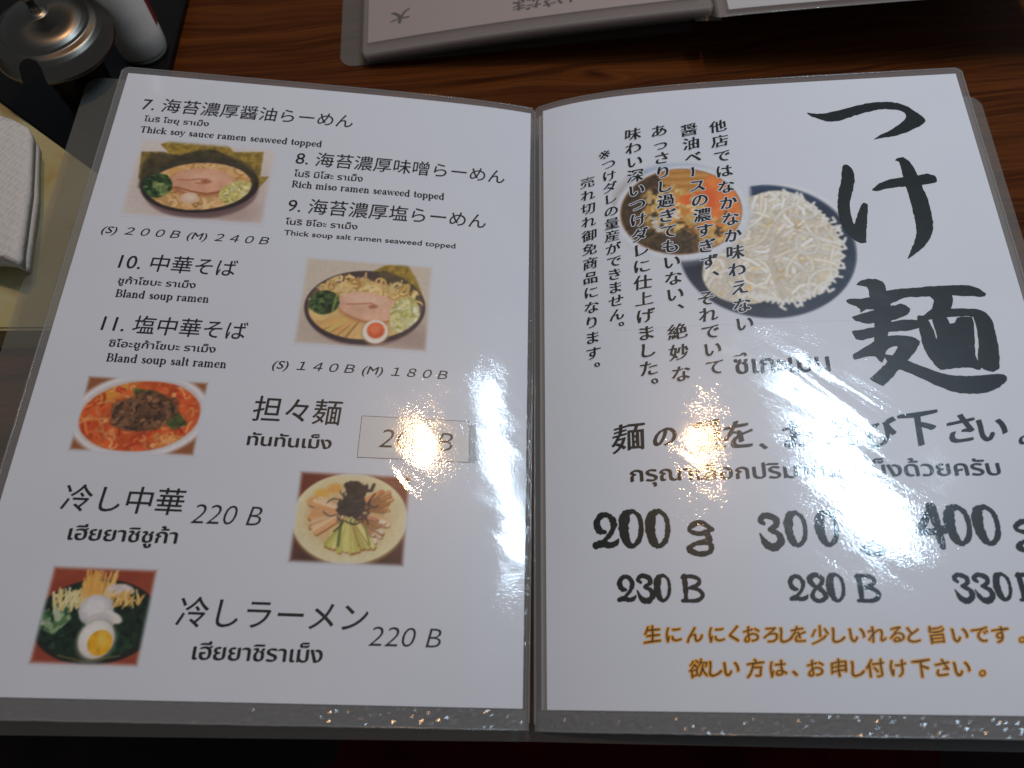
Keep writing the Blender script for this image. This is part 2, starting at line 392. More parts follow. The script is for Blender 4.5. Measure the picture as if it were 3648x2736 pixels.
SER = {'T': (.82, [_V(.4, .03, .97), [(.05,.97,.06),(.75,.97,.06)], [(.06,.97,.05),(.05,.78,.05)], [(.74,.97,.05),(.75,.78,.05)], _sf(.4, .03)]),
 'R': (.86, [_V(.22,.03,.97), _sf(.2,.03), _fl(.22,.97), [(.22,.97,.05),(.5,.95,.08),(.66,.75,.15),(.5,.52,.07),(.22,.52,.05)], [(.42,.52,.1),(.62,.25,.14),(.82,.03,.08)]]),
 'B': (.82, [_V(.22,.03,.97), _fl(.22,.03), _fl(.22,.97), [(.22,.97,.05),(.5,.95,.07),(.63,.76,.14),(.5,.53,.06),(.22,.53,.05)], [(.22,.53,.05),(.55,.52,.07),(.72,.27,.15),(.55,.03,.07),(.22,.03,.05)]]),
 'h': (.70, [_V(.16,.03,.98), _sf(.16,.03), _fl(.16,.98), [(.18,.5,.05),(.36,.65,.08),(.5,.5,.13),(.51,.03,.14)], _sf(.51,.03)]),
 'n': (.70, [_V(.16,.03,.63), _sf(.16,.03), _fl(.16,.63), [(.18,.5,.05),(.36,.65,.08),(.5,.5,.13),(.51,.03,.14)], _sf(.51,.03)]),
 'm': (1.05, [_V(.16,.03,.63), _sf(.16,.03), _fl(.16,.63), [(.18,.5,.05),(.36,.65,.08),(.5,.5,.13),(.51,.03,.14)], _sf(.51,.03), [(.53,.5,.05),(.71,.65,.08),(.85,.5,.13),(.86,.03,.14)], _sf(.86,.03)]),
 'i': (.34, [_V(.16,.03,.63), _sf(.16,.03), _fl(.16,.63), [(.16,.88,.15),(.17,.88,.15)]]),
 'l': (.34, [_V(.16,.03,.98), _sf(.16,.03), _fl(.16,.98)]),
 'c': (.58, [[(.5,.52,.12),(.36,.65,.07),(.16,.5,.13),(.12,.32,.15),(.2,.1,.12),(.36,.02,.07),(.52,.16,.05)]]),
 'k': (.68, [_V(.16,.03,.98), _sf(.16,.03), _fl(.16,.98), [(.2,.28,.05),(.55,.62,.05)], [(.3,.38,.1),(.56,.03,.13)], _sf(.56,.03), _sf(.52,.63,.1)]),
 's': (.52, [[(.42,.5,.06),(.3,.64,.08),(.14,.52,.12),(.28,.34,.14),(.44,.17,.12),(.28,.02,.08),(.08,.18,.06)]]),
 'o': (.66, [[(.32,.65,.07),(.13,.5,.13),(.1,.33,.15),(.14,.14,.13),(.32,.02,.07),(.5,.14,.13),(.54,.33,.15),(.5,.52,.13),(.32,.65,.07)]]),
 'y': (.62, [[(.08,.63,.12),(.32,.08,.13)], [(.54,.63,.05),(.32,.05,.05),(.2,-.2,.06),(.1,-.22,.1)], _sf(.12,.63), _sf(.52,.63,.1)]),
 'a': (.62, [[(.1,.5,.1),(.25,.65,.07),(.42,.52,.13),(.44,.1,.14),(.56,.03,.06)], [(.42,.38,.05),(.18,.28,.1),(.1,.14,.13),(.25,.02,.07),(.42,.14,.05)]]),
 'u': (.70, [[(.16,.63,.14),(.16,.15,.14),(.3,.02,.07),(.48,.14,.05)], _V(.51,.03,.63), _fl(.16,.63), _fl(.51,.63), [(.51,.03,t_),(.63,.03,t_)]]),
 'e': (.60, [[(.12,.34,.05),(.5,.36,.05),(.46,.56,.11),(.32,.65,.07),(.14,.5,.13),(.1,.32,.15),(.18,.1,.12),(.34,.02,.07),(.52,.15,.05)]]),
 'r': (.52, [_V(.16,.03,.63), _sf(.16,.03), _fl(.16,.63), [(.18,.45,.05),(.32,.63,.06),(.44,.59,.12)]]),
 'w': (.88, [[(.06,.63,.12),(.26,.05,.12)], [(.26,.05,.05),(.42,.6,.05)], [(.42,.63,.12),(.62,.05,.12)], [(.62,.05,.05),(.8,.63,.05)], _sf(.08,.63,.1), _sf(.8,.63,.1)]),
 'd': (.70, [_V(.51,.03,.98), _fl(.51,.98), [(.51,.03,t_),(.63,.03,t_)], _bl]),
 'p': (.70, [_V(.16,-.27,.63), _sf(.16,-.27), _fl(.16,.63), [(.67 - x, y, w) for x, y, w in _bl]]),
 't': (.44, [_V(.2,.12,.84), [(.2,.12,.14),(.3,.03,.06),(.4,.12,.05)], [(.04,.63,t_),(.38,.63,t_)]])}
def add_serif(bm, text, x0, y0, x1, y1):
    wid = [(.40 if c == ' ' else SER[c][0] * 1.04) for c in text]
    k = (x1 - x0) / sum(wid); h = max(y1 - y0, k * 0.95); x = 0; n = 0
    for c, w in zip(text, wid):
        if c != ' ':
            for st in SER[c][1]:
                stroke(bm, st, 0.004 * (n % 9), lambda q, x=x: x0 + (x + q) * k, lambda q: y0 + q * h, (k + h) / 2 * 1.32); n += 1
        x += w
def add_digit(bm, c, x, y, h, n):
    asp, st = DIG[c]; w = asp * h
    for i, s in enumerate(st):
        stroke(bm, s, 0.03 * i, lambda q: x - w / 2 + q * w, lambda q: y - h / 2 + q * h, h * 1.22, 0.10)

# ------------------------------------------------------------------ printed dish pictures: colour per grid point, painted as flat food shapes
PAPER_S = np.array([1.055 * v ** (1 / 2.4) - 0.055 for v in PAPER_C])
class Picture:
    def __init__(s, x0, y0, x1, y1, res, bg, seed=1):
        s.b = (x0, y0, x1, y1); s.nx = int((x1 - x0) / res) + 1; s.ny = int((y1 - y0) / res) + 1
        s.X, s.Y = np.meshgrid(np.linspace(x0, x1, s.nx), np.linspace(y0, y1, s.ny))
        s.res = res; s.rng = np.random.default_rng(seed)
        s.C = np.zeros((s.ny, s.nx, 3)) + np.array(bg) / 255.0
    def noise(s, cell, octs=3):
        out = 0; amp = 1; tot = 0
        for o in range(octs):
            c = cell / 2 ** o; gx = (s.X - s.b[0]) / c; gy = (s.Y - s.b[1]) / c
            L = s.rng.random((int(gy.max()) + 3, int(gx.max()) + 3))
            ix, iy = gx.astype(int), gy.astype(int); fx, fy = gx - ix, gy - iy
            fx = fx * fx * (3 - 2 * fx); fy = fy * fy * (3 - 2 * fy)
            out = out + amp * ((L[iy, ix] * (1 - fx) + L[iy, ix + 1] * fx) * (1 - fy) + (L[iy + 1, ix] * (1 - fx) + L[iy + 1, ix + 1] * fx) * fy)
            tot += amp; amp *= 0.55
        return out / tot
    def put(s, m, col, mot=0.0, cell=2.0):
        c = np.array(col) / 255.0
        if mot: c = np.clip(c * (1 + mot * (s.noise(cell)[..., None] - 0.5) * 2), 0, 1)
        s.C = s.C * (1 - m[..., None]) + c * m[..., None]
    def sm(s, d, soft=None):
        w = soft or max(s.res, 0.55); return np.clip(0.5 - d / w, 0, 1)
    def ell(s, cx, cy, rx, ry, rot=0, soft=None, wob=0):
        c, n = math.cos(rot), math.sin(rot); dx, dy = s.X - cx, s.Y - cy
        u, v = (c * dx + n * dy) / rx, (-n * dx + c * dy) / ry; r = np.hypot(u, v)
        if wob: r = r * (1 + wob * (s.noise(max(rx, ry) * 0.5) - 0.5) * 2)
        return s.sm((r - 1) * min(rx, ry), soft)
    def poly(s, P, soft=None):
        P = np.array(P, float); n = len(P); d = np.full(s.X.shape, 1e9); ins = np.zeros(s.X.shape, bool)
        for i in range(n):
            a, b = P[i], P[(i + 1) % n]; e = b - a; wx, wy = s.X - a[0], s.Y - a[1]
            t = np.clip((wx * e[0] + wy * e[1]) / (e @ e + 1e-9), 0, 1)
            d = np.minimum(d, np.hypot(wx - e[0] * t, wy - e[1] * t))
            c1 = (a[1] > s.Y) != (b[1] > s.Y); xi = a[0] + (s.Y - a[1]) * e[0] / (e[1] if abs(e[1]) > 1e-9 else 1e-9)
            ins ^= c1 & (s.X < xi)
        return s.sm(np.where(ins, -d, d), soft)
    def line(s, P, w, col, clip=None, edge=None):
        P = np.array(P, float); pad = w + s.res * 2
        ix0 = max(0, int((P[:, 0].min() - pad - s.b[0]) / s.res)); ix1 = min(s.nx, int((P[:, 0].max() + pad - s.b[0]) / s.res) + 2)
        iy0 = max(0, int((P[:, 1].min() - pad - s.b[1]) / s.res)); iy1 = min(s.ny, int((P[:, 1].max() + pad - s.b[1]) / s.res) + 2)
        if ix1 <= ix0 or iy1 <= iy0: return
        sl = (slice(iy0, iy1), slice(ix0, ix1)); X, Y = s.X[sl], s.Y[sl]; d = np.full(X.shape, 1e9)
        for a, b in zip(P[:-1], P[1:]):
            e = b - a; t = np.clip(((X - a[0]) * e[0] + (Y - a[1]) * e[1]) / (e @ e + 1e-9), 0, 1)
            d = np.minimum(d, np.hypot(X - a[0] - e[0] * t, Y - a[1] - e[1] * t))
        k = 1 if clip is None else clip[sl]
        if edge is not None:
            m = (np.clip(0.5 - (d - w * 0.85) / s.res, 0, 1) * k)[..., None] * 0.45; s.C[sl] = s.C[sl] * (1 - m) + np.array(edge) / 255 * m
        m = (np.clip(0.5 - (d - w / 2) / s.res, 0, 1) * k)[..., None]
        s.C[sl] = s.C[sl] * (1 - m) + np.array(col) / 255 * m
    def noodles(s, clip, n, box, w, cols, edge, ln=10, curl=1.0, ang=None):
        r = s.rng
        for i in range(n):
            x, y = r.uniform(box[0], box[2]), r.uniform(box[1], box[3]); a = r.uniform(0, 6.28) if ang is None else r.normal(ang, 0.35); P = [(x, y)]
            k = r.normal(0, curl)
            for j in range(8):
                a += k * 0.45 + r.normal(0, 0.1); x += math.cos(a) * ln / 8; y += math.sin(a) * ln / 8; P.append((x, y))
            c = np.array(cols[r.integers(len(cols))]) * r.uniform(0.88, 1.08)
            s.line(P, w * r.uniform(0.8, 1.2), np.clip(c, 0, 255), clip, edge)
    def bits(s, clip, n, box, size, cols, edge=None):
        r = s.rng
        for i in range(n):
            x, y = r.uniform(box[0], box[2]), r.uniform(box[1], box[3]); a = r.uniform(0, 6.28); l = size * r.uniform(0.3, 1)
            s.line([(x, y), (x + l * math.cos(a), y + l * math.sin(a))], size * r.uniform(0.4, 0.9), np.clip(np.array(cols[r.integers(len(cols))]) * r.uniform(0.85, 1.1), 0, 255), clip, edge)
    def feather(s, e):
        d = np.minimum(np.minimum(s.X - s.b[0], s.b[2] - s.X), np.minimum(s.Y - s.b[1], s.b[3] - s.Y))
        m = np.clip(d / e, 0, 1); m = (m * m * (3 - 2 * m))[..., None]
        s.C = s.C * m + (1 - m) * PAPER_S
    def build(s, side, parent, dz, label):
        for ax in (0, 1):                # soft print
            A = s.C; s.C = 0.5 * A + 0.25 * (np.concatenate([A.take([0], ax), A.take(range(A.shape[ax] - 1), ax)], ax) + np.concatenate([A.take(range(1, A.shape[ax]), ax), A.take([-1], ax)], ax))
        g = s.C.mean(2, keepdims=True); s.C = g + (s.C - g) * 1.06; s.C = s.C * (0.97 + 0.06 * s.noise(1.0, 2)[..., None])
        s.C = np.clip((s.C - 0.5) * 1.06 + 0.5, 0, 1)
        if hasattr(s, 'keep'): s.C = s.C * s.keep[..., None] + (1 - s.keep[..., None]) * PAPER_S
        s.feather(s.fe)
        G = page(side, s.X.ravel(), s.Y.ravel(), dz) * MM
        i = np.arange(s.nx * s.ny).reshape(s.ny, s.nx)
        F = np.stack([i[:-1, :-1], i[:-1, 1:], i[1:, 1:], i[1:, :-1]], -1).reshape(-1, 4)
        me = bpy.data.meshes.new('dish_photo'); me.from_pydata(G.tolist(), [], F.tolist())
        at = me.color_attributes.new('Col', 'FLOAT_COLOR', 'POINT')
        c = np.clip(s.C.reshape(-1, 3), 0, 1); c = np.where(c <= 0.04045, c / 12.92, ((c + 0.055) / 1.055) ** 2.4)
        at.data.foreach_set('color', np.concatenate([c, np.ones((len(c), 1))], 1).ravel())
        o = link('dish_photo', me, M_PHOTO, parent); tag(o, label)
        return o

def leafy(p, m, box):
    p.put(m, (58, 78, 48), 0.5, 2.0)
    p.bits(m, 70, box, 2.2, [(44, 66, 38), (76, 100, 60), (96, 122, 74), (34, 52, 32)])
def pic_nori():
    p = Picture(14, 209, 82, 256.5, 0.33, (228, 218, 210), 3)
    p.put(p.ell(52, 226, 36, 22, soft=16), (212, 196, 186)); p.put(p.ell(66, 216, 12, 7, soft=8), (196, 172, 164))
    for P, c in (([(25, 253), (29, 255.8), (57, 256), (60.5, 252), (56, 246), (34, 244)], (164, 136, 62)), ([(56, 250), (58, 251.5), (75, 253.3), (75.6, 238), (79.8, 238.6), (74.5, 228), (64, 238)], (156, 132, 64)), ([(17, 247.6), (27.3, 248.6), (37, 246), (30, 238), (22, 228), (18.8, 232)], (142, 120, 64))):
        p.put(p.poly(P, 0.7), c, 0.30, 1.6)
    p.put(p.poly([(22, 247), (36, 247.5), (44, 251.5), (51, 252.5), (58, 249.5), (67, 243.5), (75, 236), (74, 228), (20, 226), (19, 240)], 1.6), (84, 74, 50), 0.3, 3)
    p.put(p.ell(49.5, 227, 26.5, 16, 0.10, soft=1.0), (150, 124, 120)); p.put(p.ell(49.5, 226.2, 24, 15.2, 0.10, soft=3), (120, 96, 94))
    p.put(p.ell(48.2, 230.2, 27.6, 16.2, 0.12), (58, 50, 46), 0.15)
    p.put(p.ell(48.4, 234, 25.6, 14.6, 0.12, soft=2), (78, 70, 52), 0.25, 3)
    s = p.ell(48.2, 229.7, 24.0, 13.9, 0.14); p.put(s, (226, 182, 128), 0.14, 4)
    p.noodles(s, 120, (22, 214, 74, 246), 1.3, [(236, 196, 142), (218, 168, 108), (228, 184, 126)], None, 10)
    p.noodles(s, 36, (24, 214, 72, 246), 0.6, [(188, 134, 78), (246, 216, 170)], None, 8)
    p.put(p.ell(48.5, 231.2, 15, 8.0, 0.06, soft=2.5) * s, (186, 126, 84)); ch = p.ell(48.6, 232.8, 14.4, 7.6, 0.06, wob=0.05); p.put(ch, (230, 176, 144), 0.10, 4)
    p.put(p.ell(50, 235, 9, 3, soft=3) * ch, (238, 192, 162)); p.line([(37, 232.5), (43, 232.8), (47, 233.8), (51, 234), (53, 232.6), (50, 231.2), (46, 231.4)], 0.8, (196, 130, 98)); p.put(p.ell(50, 232.6, 2.0, 0.9), (178, 112, 80))
    p.line([(37, 228), (45, 226.2), (52, 225.4), (60, 228)], 0.9, (168, 104, 66), s)
    leafy(p, p.ell(28.6, 228, 7, 6.8, wob=0.12), (21, 221, 36, 235)); p.bits(s, 10, (27, 222, 33, 230), 3.0, [(126, 146, 86), (144, 160, 100)])
    on = p.ell(65.6, 227.4, 8.6, 6.6, 0.5, wob=0.1) * s; p.put(on, (214, 200, 126), 0.2, 1.5); p.bits(on, 90, (56, 219, 75, 235), 1.8, [(230, 220, 156), (196, 186, 104), (240, 230, 184)])
    p.put(p.ell(44.6, 222.2, 4.2, 3.3), (232, 198, 168)); p.put(p.ell(44.8, 222.9, 2.8, 1.8, soft=2), (246, 220, 196))
    p.fe = 3.4; return p
def pic_shio():
    p = Picture(103, 147.5, 164, 194.5, 0.33, (216, 202, 184), 5)
    p.put(p.ell(140, 157, 34, 12, soft=16), (192, 172, 158)); p.put(p.ell(158, 154, 10, 6, soft=8), (178, 158, 146))
    p.put(p.poly([(135.3, 188.5), (141, 192.6), (151, 194), (155.5, 187), (158.5, 180), (161, 173), (150, 174)], 0.7), (160, 132, 58), 0.32, 1.6)
    p.put(p.ell(133.6, 166.6, 26, 18, 0.05, soft=1.0), (150, 124, 122))
    p.put(p.ell(133.6, 169.2, 27.6, 19.4, 0.07), (66, 56, 60), 0.12)
    inn = p.ell(133.6, 170.2, 26.4, 17.8, 0.07); p.put(inn, (120, 94, 82), 0.2); p.put(np.clip((p.Y - 178) / 8, 0, 1) * inn, (82, 68, 62))
    p.put(p.poly([(135, 188), (142, 184.4), (151, 178), (160, 172), (158, 178), (150, 186), (141, 189.5)], 1.0), (92, 80, 54), 0.25)
    for a in range(7): p.line([(112.5 + a * 3.0, 177 + a * 1.2), (114 + a * 3.0, 179 + a * 1.2)], 0.8, (168, 130, 118), inn)
    s = p.ell(132.6, 166.8, 24.4, 15.6, 0.05) * inn; p.put(s, (226, 194, 132), 0.12, 4)
    p.put(p.poly([(118, 178), (124, 182), (131, 184.5), (140, 182), (150, 176), (155, 168), (120, 168)], 1.5) * inn, (228, 192, 126), 0.12, 4)
    p.noodles(inn * (p.Y > 168), 110, (114, 168, 156, 184), 1.2, [(236, 206, 146), (220, 182, 112), (230, 194, 128)], None, 8)
    p.noodles(inn * (p.Y > 168), 40, (114, 168, 156, 184), 0.6, [(196, 150, 84), (246, 226, 178)], None, 7)
    for a in range(6): p.line([(126 + a * 1.4, 163.5 - a * 0.1), (111.5 + a * 3.4, 158.4 - a * 1.4)], 2.7, (222 + a % 2 * 10, 178 + a % 3 * 8, 116), inn); p.line([(126 + a * 1.4, 162.0), (111.5 + a * 3.4, 157.0 - a * 1.4)], 0.5, (176, 126, 74), inn)
    p.line([(133.5, 162), (128, 152.5)], 2.6, (232, 190, 128), inn); p.line([(131.6, 161.5), (126.6, 153)], 0.5, (170, 118, 66), inn)
    p.put(p.ell(135.6, 167.8, 14.6, 7.2, -0.12, soft=2) * inn, (190, 132, 92)); ch = p.ell(135, 169.6, 14.2, 7.4, -0.14, wob=0.05); p.put(ch, (232, 184, 154), 0.10, 4)
    p.put(p.ell(133, 173, 9, 2.8, -0.1, soft=3) * ch, (240, 202, 176)); p.line([(125, 170), (131, 170.6), (136, 171.4), (139, 170), (136, 168.8)], 0.8, (200, 138, 108)); p.put(p.ell(137, 169.6, 2.0, 0.9), (182, 120, 90))
    leafy(p, p.ell(115, 170, 7, 6.4, 0.4, wob=0.12) * inn, (107, 162, 124, 178)); p.line([(120, 174), (119, 166)], 1.0, (134, 152, 82), inn)
    on = p.ell(152, 166.5, 7.2, 9.4, wob=0.14) * inn; p.put(on, (222, 212, 152), 0.2, 1.5); p.bits(on, 110, (143, 156, 160, 177), 1.9, [(236, 230, 184), (244, 240, 214), (196, 194, 112), (214, 204, 130)])
    p.put(p.ell(139.3, 156.4, 6.0, 6.2, soft=2), (196, 150, 100)); p.put(p.ell(139.3, 156.8, 5.7, 6.0), (248, 238, 226)); p.put(p.ell(139.5, 157.4, 4.0, 4.1, soft=0.9), (228, 106, 62), 0.14); p.put(p.ell(139, 158.2, 2.4, 2.2, soft=2), (242, 138, 92))
    p.fe = 2.8; return p
def pic_tantan():
    p = Picture(20, 93, 71, 127.5, 0.3, (156, 100, 66), 7)
    p.put(p.ell(45.6, 110.3, 28.2, 19.4, 0.10, soft=1.6), (238, 234, 234)); p.put(p.ell(45.6, 110.3, 25.6, 17.0, 0.12, soft=1.6), (216, 202, 200))
    s = p.ell(45.5, 110, 24.2, 15.8, 0.13); p.put(s, (214, 98, 48), 0.22, 4); p.put(p.ell(33, 121, 10, 4, 0.6, soft=4) * s, (230, 160, 70))
    p.noodles(s, 110, (22, 95, 70, 125), 1.1, [(232, 146, 88), (218, 108, 58), (226, 124, 70), (202, 78, 42)], None, 6)
    p.noodles(s, 40, (22, 95, 70, 125), 0.6, [(244, 178, 118), (178, 58, 28)], None, 5)
    g = p.poly([(39.8, 122.4), (48.9, 121.8), (57, 117), (65.4, 107.2), (60, 104.6), (50, 112), (42, 118)], 0.9); p.put(g, (90, 98, 54), 0.35, 1.6)
    p.bits(g, 44, (40, 104, 66, 122), 2.2, [(70, 82, 44), (112, 118, 70), (84, 92, 50)])
    m = p.ell(46.8, 112, 13, 9.0, 0.1, soft=1.6, wob=0.2); p.put(m, (112, 80, 56), 0.45, 1.8)
    p.bits(m, 240, (32, 101, 62, 123), 1.8, [(140, 100, 72), (162, 118, 86), (92, 66, 48), (70, 54, 42), (124, 88, 62)])
    p.noodles(s, 22, (52, 97, 65, 102), 1.0, [(240, 174, 108), (226, 140, 76)], None, 6)
    p.fe = 2.2; return p
def pic_chuka():
    p = Picture(114, 51, 161, 90, 0.3, (136, 74, 54), 9); r = p.rng
    p.put(p.ell(137, 52, 30, 13, soft=12), (84, 58, 50)); p.put(p.ell(117, 86, 8, 6, soft=5), (120, 58, 42))
    p.put(p.ell(137.2, 69.6, 23.6, 19.0, soft=1), (150, 120, 84)); p.put(p.ell(137.0, 70.5, 23.4, 18.8), (234, 222, 180), 0.05, 8); p.put(p.ell(137, 70.8, 19.5, 15, soft=5), (226, 208, 162))
    for x, y, c in ((124.5, 80, (234, 186, 90)), (129.5, 82.5, (232, 174, 96)), (122, 76.5, (226, 172, 104))): p.put(p.ell(x, y, 3.0, 2.2, soft=1.4), c)
    p.put(p.ell(136, 70, 16, 10.5, soft=3), (226, 188, 138), 0.15)
    def fan(x0, y0, a0, a1, l0, l1, n, w, cols, sx=1.0):
        for i in range(n):
            t = math.radians(a0 + (a1 - a0) * (i + r.uniform(-.3, .3)) / n); L = r.uniform(l0, l1); S0 = r.uniform(2, 5)
            P = [(x0 + S0 * math.cos(t) * sx, y0 + S0 * math.sin(t)), (x0 + L * math.cos(t) * sx, y0 + L * math.sin(t))]
            p.line([(q[0] + 0.25, q[1] - 0.5) for q in P], w * 1.1, (164, 116, 72)); p.line(P, w * r.uniform(0.8, 1.2), np.array(cols[r.integers(len(cols))]) * r.uniform(0.95, 1.05))
    fan(135, 72, 150, 222, 11.5, 15.5, 15, 2.0, [(234, 194, 150), (226, 176, 126), (240, 206, 166), (222, 166, 112)])
    fan(138, 75, -4, 38, 10, 16, 15, 1.6, [(228, 160, 104), (220, 146, 90), (234, 176, 122)])
    fan(138, 72, -52, -6, 10, 16.5, 17, 1.5, [(240, 218, 192), (232, 196, 164), (220, 152, 124), (244, 226, 204)])
    fan(138, 71.5, 226, 312, 11, 15.5, 15, 2.3, [(214, 208, 124), (226, 218, 142), (196, 192, 102), (206, 198, 112)])
    p.line([(133.6, 69), (133.4, 59)], 1.3, (116, 126, 74)); p.line([(143.5, 67), (146, 60)], 0.8, (140, 150, 80))
    m = p.ell(137.2, 75.4, 6.0, 4.8, wob=0.3); p.put(m, (64, 56, 54), 0.5, 1.2); p.put(p.ell(138.4, 82.4, 4.8, 3.8, wob=0.35), (56, 50, 44), 0.4, 1.2); p.line([(141, 82), (144.6, 82.4), (145.4, 85)], 1.3, (58, 52, 46))
    p.noodles(None, 34, (130, 69, 145, 79), 0.5, [(60, 52, 52), (84, 72, 70)], None, 6)
    p.fe = 2.6; return p
def pic_hiyashi():
    p = Picture(26, 10.8, 66, 47.5, 0.28, (168, 84, 58), 11)
    p.put(np.clip(p.noise(7), 0, 1) * 0.5, (126, 50, 36))
    p.put(p.ell(47, 27, 23, 15.5), (40, 40, 34)); p.put(p.ell(46.6, 27.6, 21.5, 14), (30, 48, 32), 0.4, 2)
    p.bits(p.ell(46.6, 27, 21, 13.5), 260, (26, 13, 66, 38), 2.0, [(26, 46, 30), (44, 72, 46), (34, 56, 36), (18, 30, 22)])
    p.bits(p.poly([(27, 30), (35, 34), (38, 28), (33, 22), (27, 24)]), 60, (26, 21, 39, 35), 3.0, [(150, 172, 132), (92, 128, 84), (60, 96, 62), (190, 202, 170)])
    for a in range(60):
        r = p.rng; x = r.uniform(30, 43); p.line([(x, 28 + r.uniform(2, 6)), (x + r.uniform(-3, 3), 36 + r.uniform(0, 5) * (x - 28) / 10)], 0.6, (240, 226, 176) if a % 3 else (224, 200, 130), None, None)
    for a in range(70):
        r = p.rng; x = r.uniform(41, 49); p.line([(x, 34), (x + (x - 45) * 0.6, 40 + r.uniform(0, 6))], 0.6, (230, 172, 84) if a % 2 else (240, 198, 124), None, None)
    p.put(p.ell(53, 38.5, 5, 2.8, wob=0.2), (226, 212, 206), 0.1)
    for a in range(60):
        r = p.rng; x = r.uniform(48, 62); p.line([(x, 33 + r.uniform(-1, 3)), (x + r.uniform(-2, 3), 36 + r.uniform(-2, 3))], 0.6, (238, 208, 140) if a % 2 else (222, 170, 94), None, None)
    p.put(p.ell(46, 31, 6.4, 5.6, wob=0.06), (206, 200, 200), 0.05); p.put(p.ell(45.4, 32, 4.6, 4, soft=3), (238, 234, 234)); p.put(p.ell(52.5, 28.6, 4, 1.9, -0.4), (236, 230, 220)); p.put(p.ell(48.5, 26.4, 5, 4), (220, 214, 212))
    p.put(p.ell(48.5, 20.2, 7.0, 7.4, soft=2), (150, 150, 138)); p.put(p.ell(48.5, 20.6, 6.4, 6.8), (226, 218, 208)); p.put(p.ell(47.6, 21.6, 4.8, 5.2, soft=3), (246, 242, 236)); p.put(p.ell(50, 19.4, 4.4, 4.6, 0.5), (238, 178, 44), 0.14); p.put(p.ell(50.8, 20.4, 2, 2.6, 0.5, soft=2), (248, 206, 92))
    p.line([(36, 14.6), (46, 12.6), (58, 15)], 0.5, (120, 116, 70))
    p.fe = 2.4; return p
def pic_tsuke():
    p = Picture(34, 158.5, 148, 252, 0.42, (231, 231, 232), 13)
    # plate of noodles
    plate = p.ell(104.5, 197, 40, 36.5, 0.0, soft=1.6) * (1 - p.poly([(56, 194.5), (100, 192), (101, 236), (101, 260), (40, 260), (40, 194.5)], soft=2.5))
    p.put(plate, (52, 62, 78), 0.14, 5); p.put(p.ell(104.5, 198, 35, 31, soft=5) * plate, (40, 48, 58), 0.15, 3)
    p.put(np.clip(p.Y - 214, 0, 22) / 40 * plate, (74, 92, 128))
    nd = np.clip(p.ell(110, 198.5, 27.5, 30, 0.25, wob=0.03) + p.ell(96, 187, 22, 18, 0.3, wob=0.03) + p.ell(112, 215, 17, 15, wob=0.03), 0, 1)
    p.put(nd, (236, 226, 206), 0.06, 4)
    p.noodles(nd, 190, (76, 166, 140, 232), 1.5, [(243, 238, 228), (239, 231, 216), (248, 245, 240), (234, 225, 206)], (196, 178, 144), 40, 1.15)
    p.noodles(np.clip(nd + p.ell(109, 199, 29, 32) * 0, 0, 1), 22, (80, 172, 134, 226), 0.9, [(230, 206, 160), (222, 190, 138)], None, 5)
    for i in range(46):
        t = -2.3 + i * 0.085; x, y = 110 + 28 * math.cos(t), 198 + 30 * math.sin(t)
        r = p.rng; a = r.uniform(0, 6.28); p.line([(x, y), (x + 2.2 * math.cos(a), y + 2.2 * math.sin(a)), (x + 3 * math.cos(a + 1), y + 3 * math.sin(a + 1))], 1.3, (240, 236, 226))
    # bowl of dipping soup
    p.put(p.ell(66, 221, 34, 29, soft=7) * 0.75, (196, 200, 206)); p.put(p.ell(64, 243, 16, 5.5, soft=5), (158, 182, 212)); p.put(p.ell(45, 232, 12, 14, soft=8) * 0.5, (170, 162, 150))
    p.put(p.ell(67.5, 220.5, 32, 27.6, soft=2), (226, 228, 234)); p.put(p.ell(67.3, 221.3, 28.8, 25.0), (150, 112, 80))
    s = p.ell(67.3, 221.3, 28.2, 24.4); p.put(s, (216, 154, 86), 0.15, 5)
    p.put(p.ell(82, 226, 15, 17, soft=5) * s, (236, 140, 74), 0.1); p.put(p.ell(77, 227, 8, 8, soft=6) * s, (230, 108, 60))
    p.put(s * np.clip(p.ell(52, 205, 26, 15, -0.5, soft=5) + p.ell(46, 226, 10, 18, soft=4) + p.ell(56, 238, 8, 9, -0.6, soft=3), 0, 1), (84, 70, 54), 0.35, 2)
    p.noodles(s, 60, (42, 198, 88, 214), 1.0, [(92, 80, 62), (66, 58, 46), (120, 94, 66)], None, 8)
    for a in range(6): p.line([(58 + a, 244 - a * 1.9), (82 - a, 243.5 - a * 2.2)], 2.0, (206, 156, 90) if a % 2 else (188, 134, 70), s, None)
    p.bits(s * p.ell(64, 223, 16, 14, soft=4), 150, (48, 208, 80, 238), 3.0, [(230, 196, 128), (216, 172, 98), (238, 212, 156), (200, 148, 78)], None)
    p.bits(s * p.ell(84, 208, 10, 8, soft=4), 40, (74, 200, 94, 216), 2.8, [(216, 170, 96), (226, 190, 124)], None)
    p.bits(s * p.ell(60, 212, 14, 10), 6, (52, 208, 68, 222), 3.0, [(222, 214, 206)])
    p.keep = np.clip(p.ell(66, 222, 34, 29, soft=5) + p.ell(64, 243, 16, 5.5, soft=5) + plate + nd + p.ell(112, 199, 33, 35, soft=1) * (p.X > 104), 0, 1)
    p.fe = 1.5; return p
MID = [['麺', 36.5, 107.2, 13.5], ['の', 51.9, 106.4, 8.6], ['量', 69.2, 106.5, 14.1], ['を', 82.2, 106.5, 12.8], ['、', 91.6, 101.0, 2.9], ['お', 107.0, 106.5, 12.9], ['選', 123.5, 106.8, 13.5], ['び', 139.6, 106.1, 12.7], ['下', 154.8, 107.5, 14.7], ['さ', 171.4, 107.2, 12.7], ['い', 183.3, 106.6, 9.9], ['。', 194.3, 101.8, 3.9]]
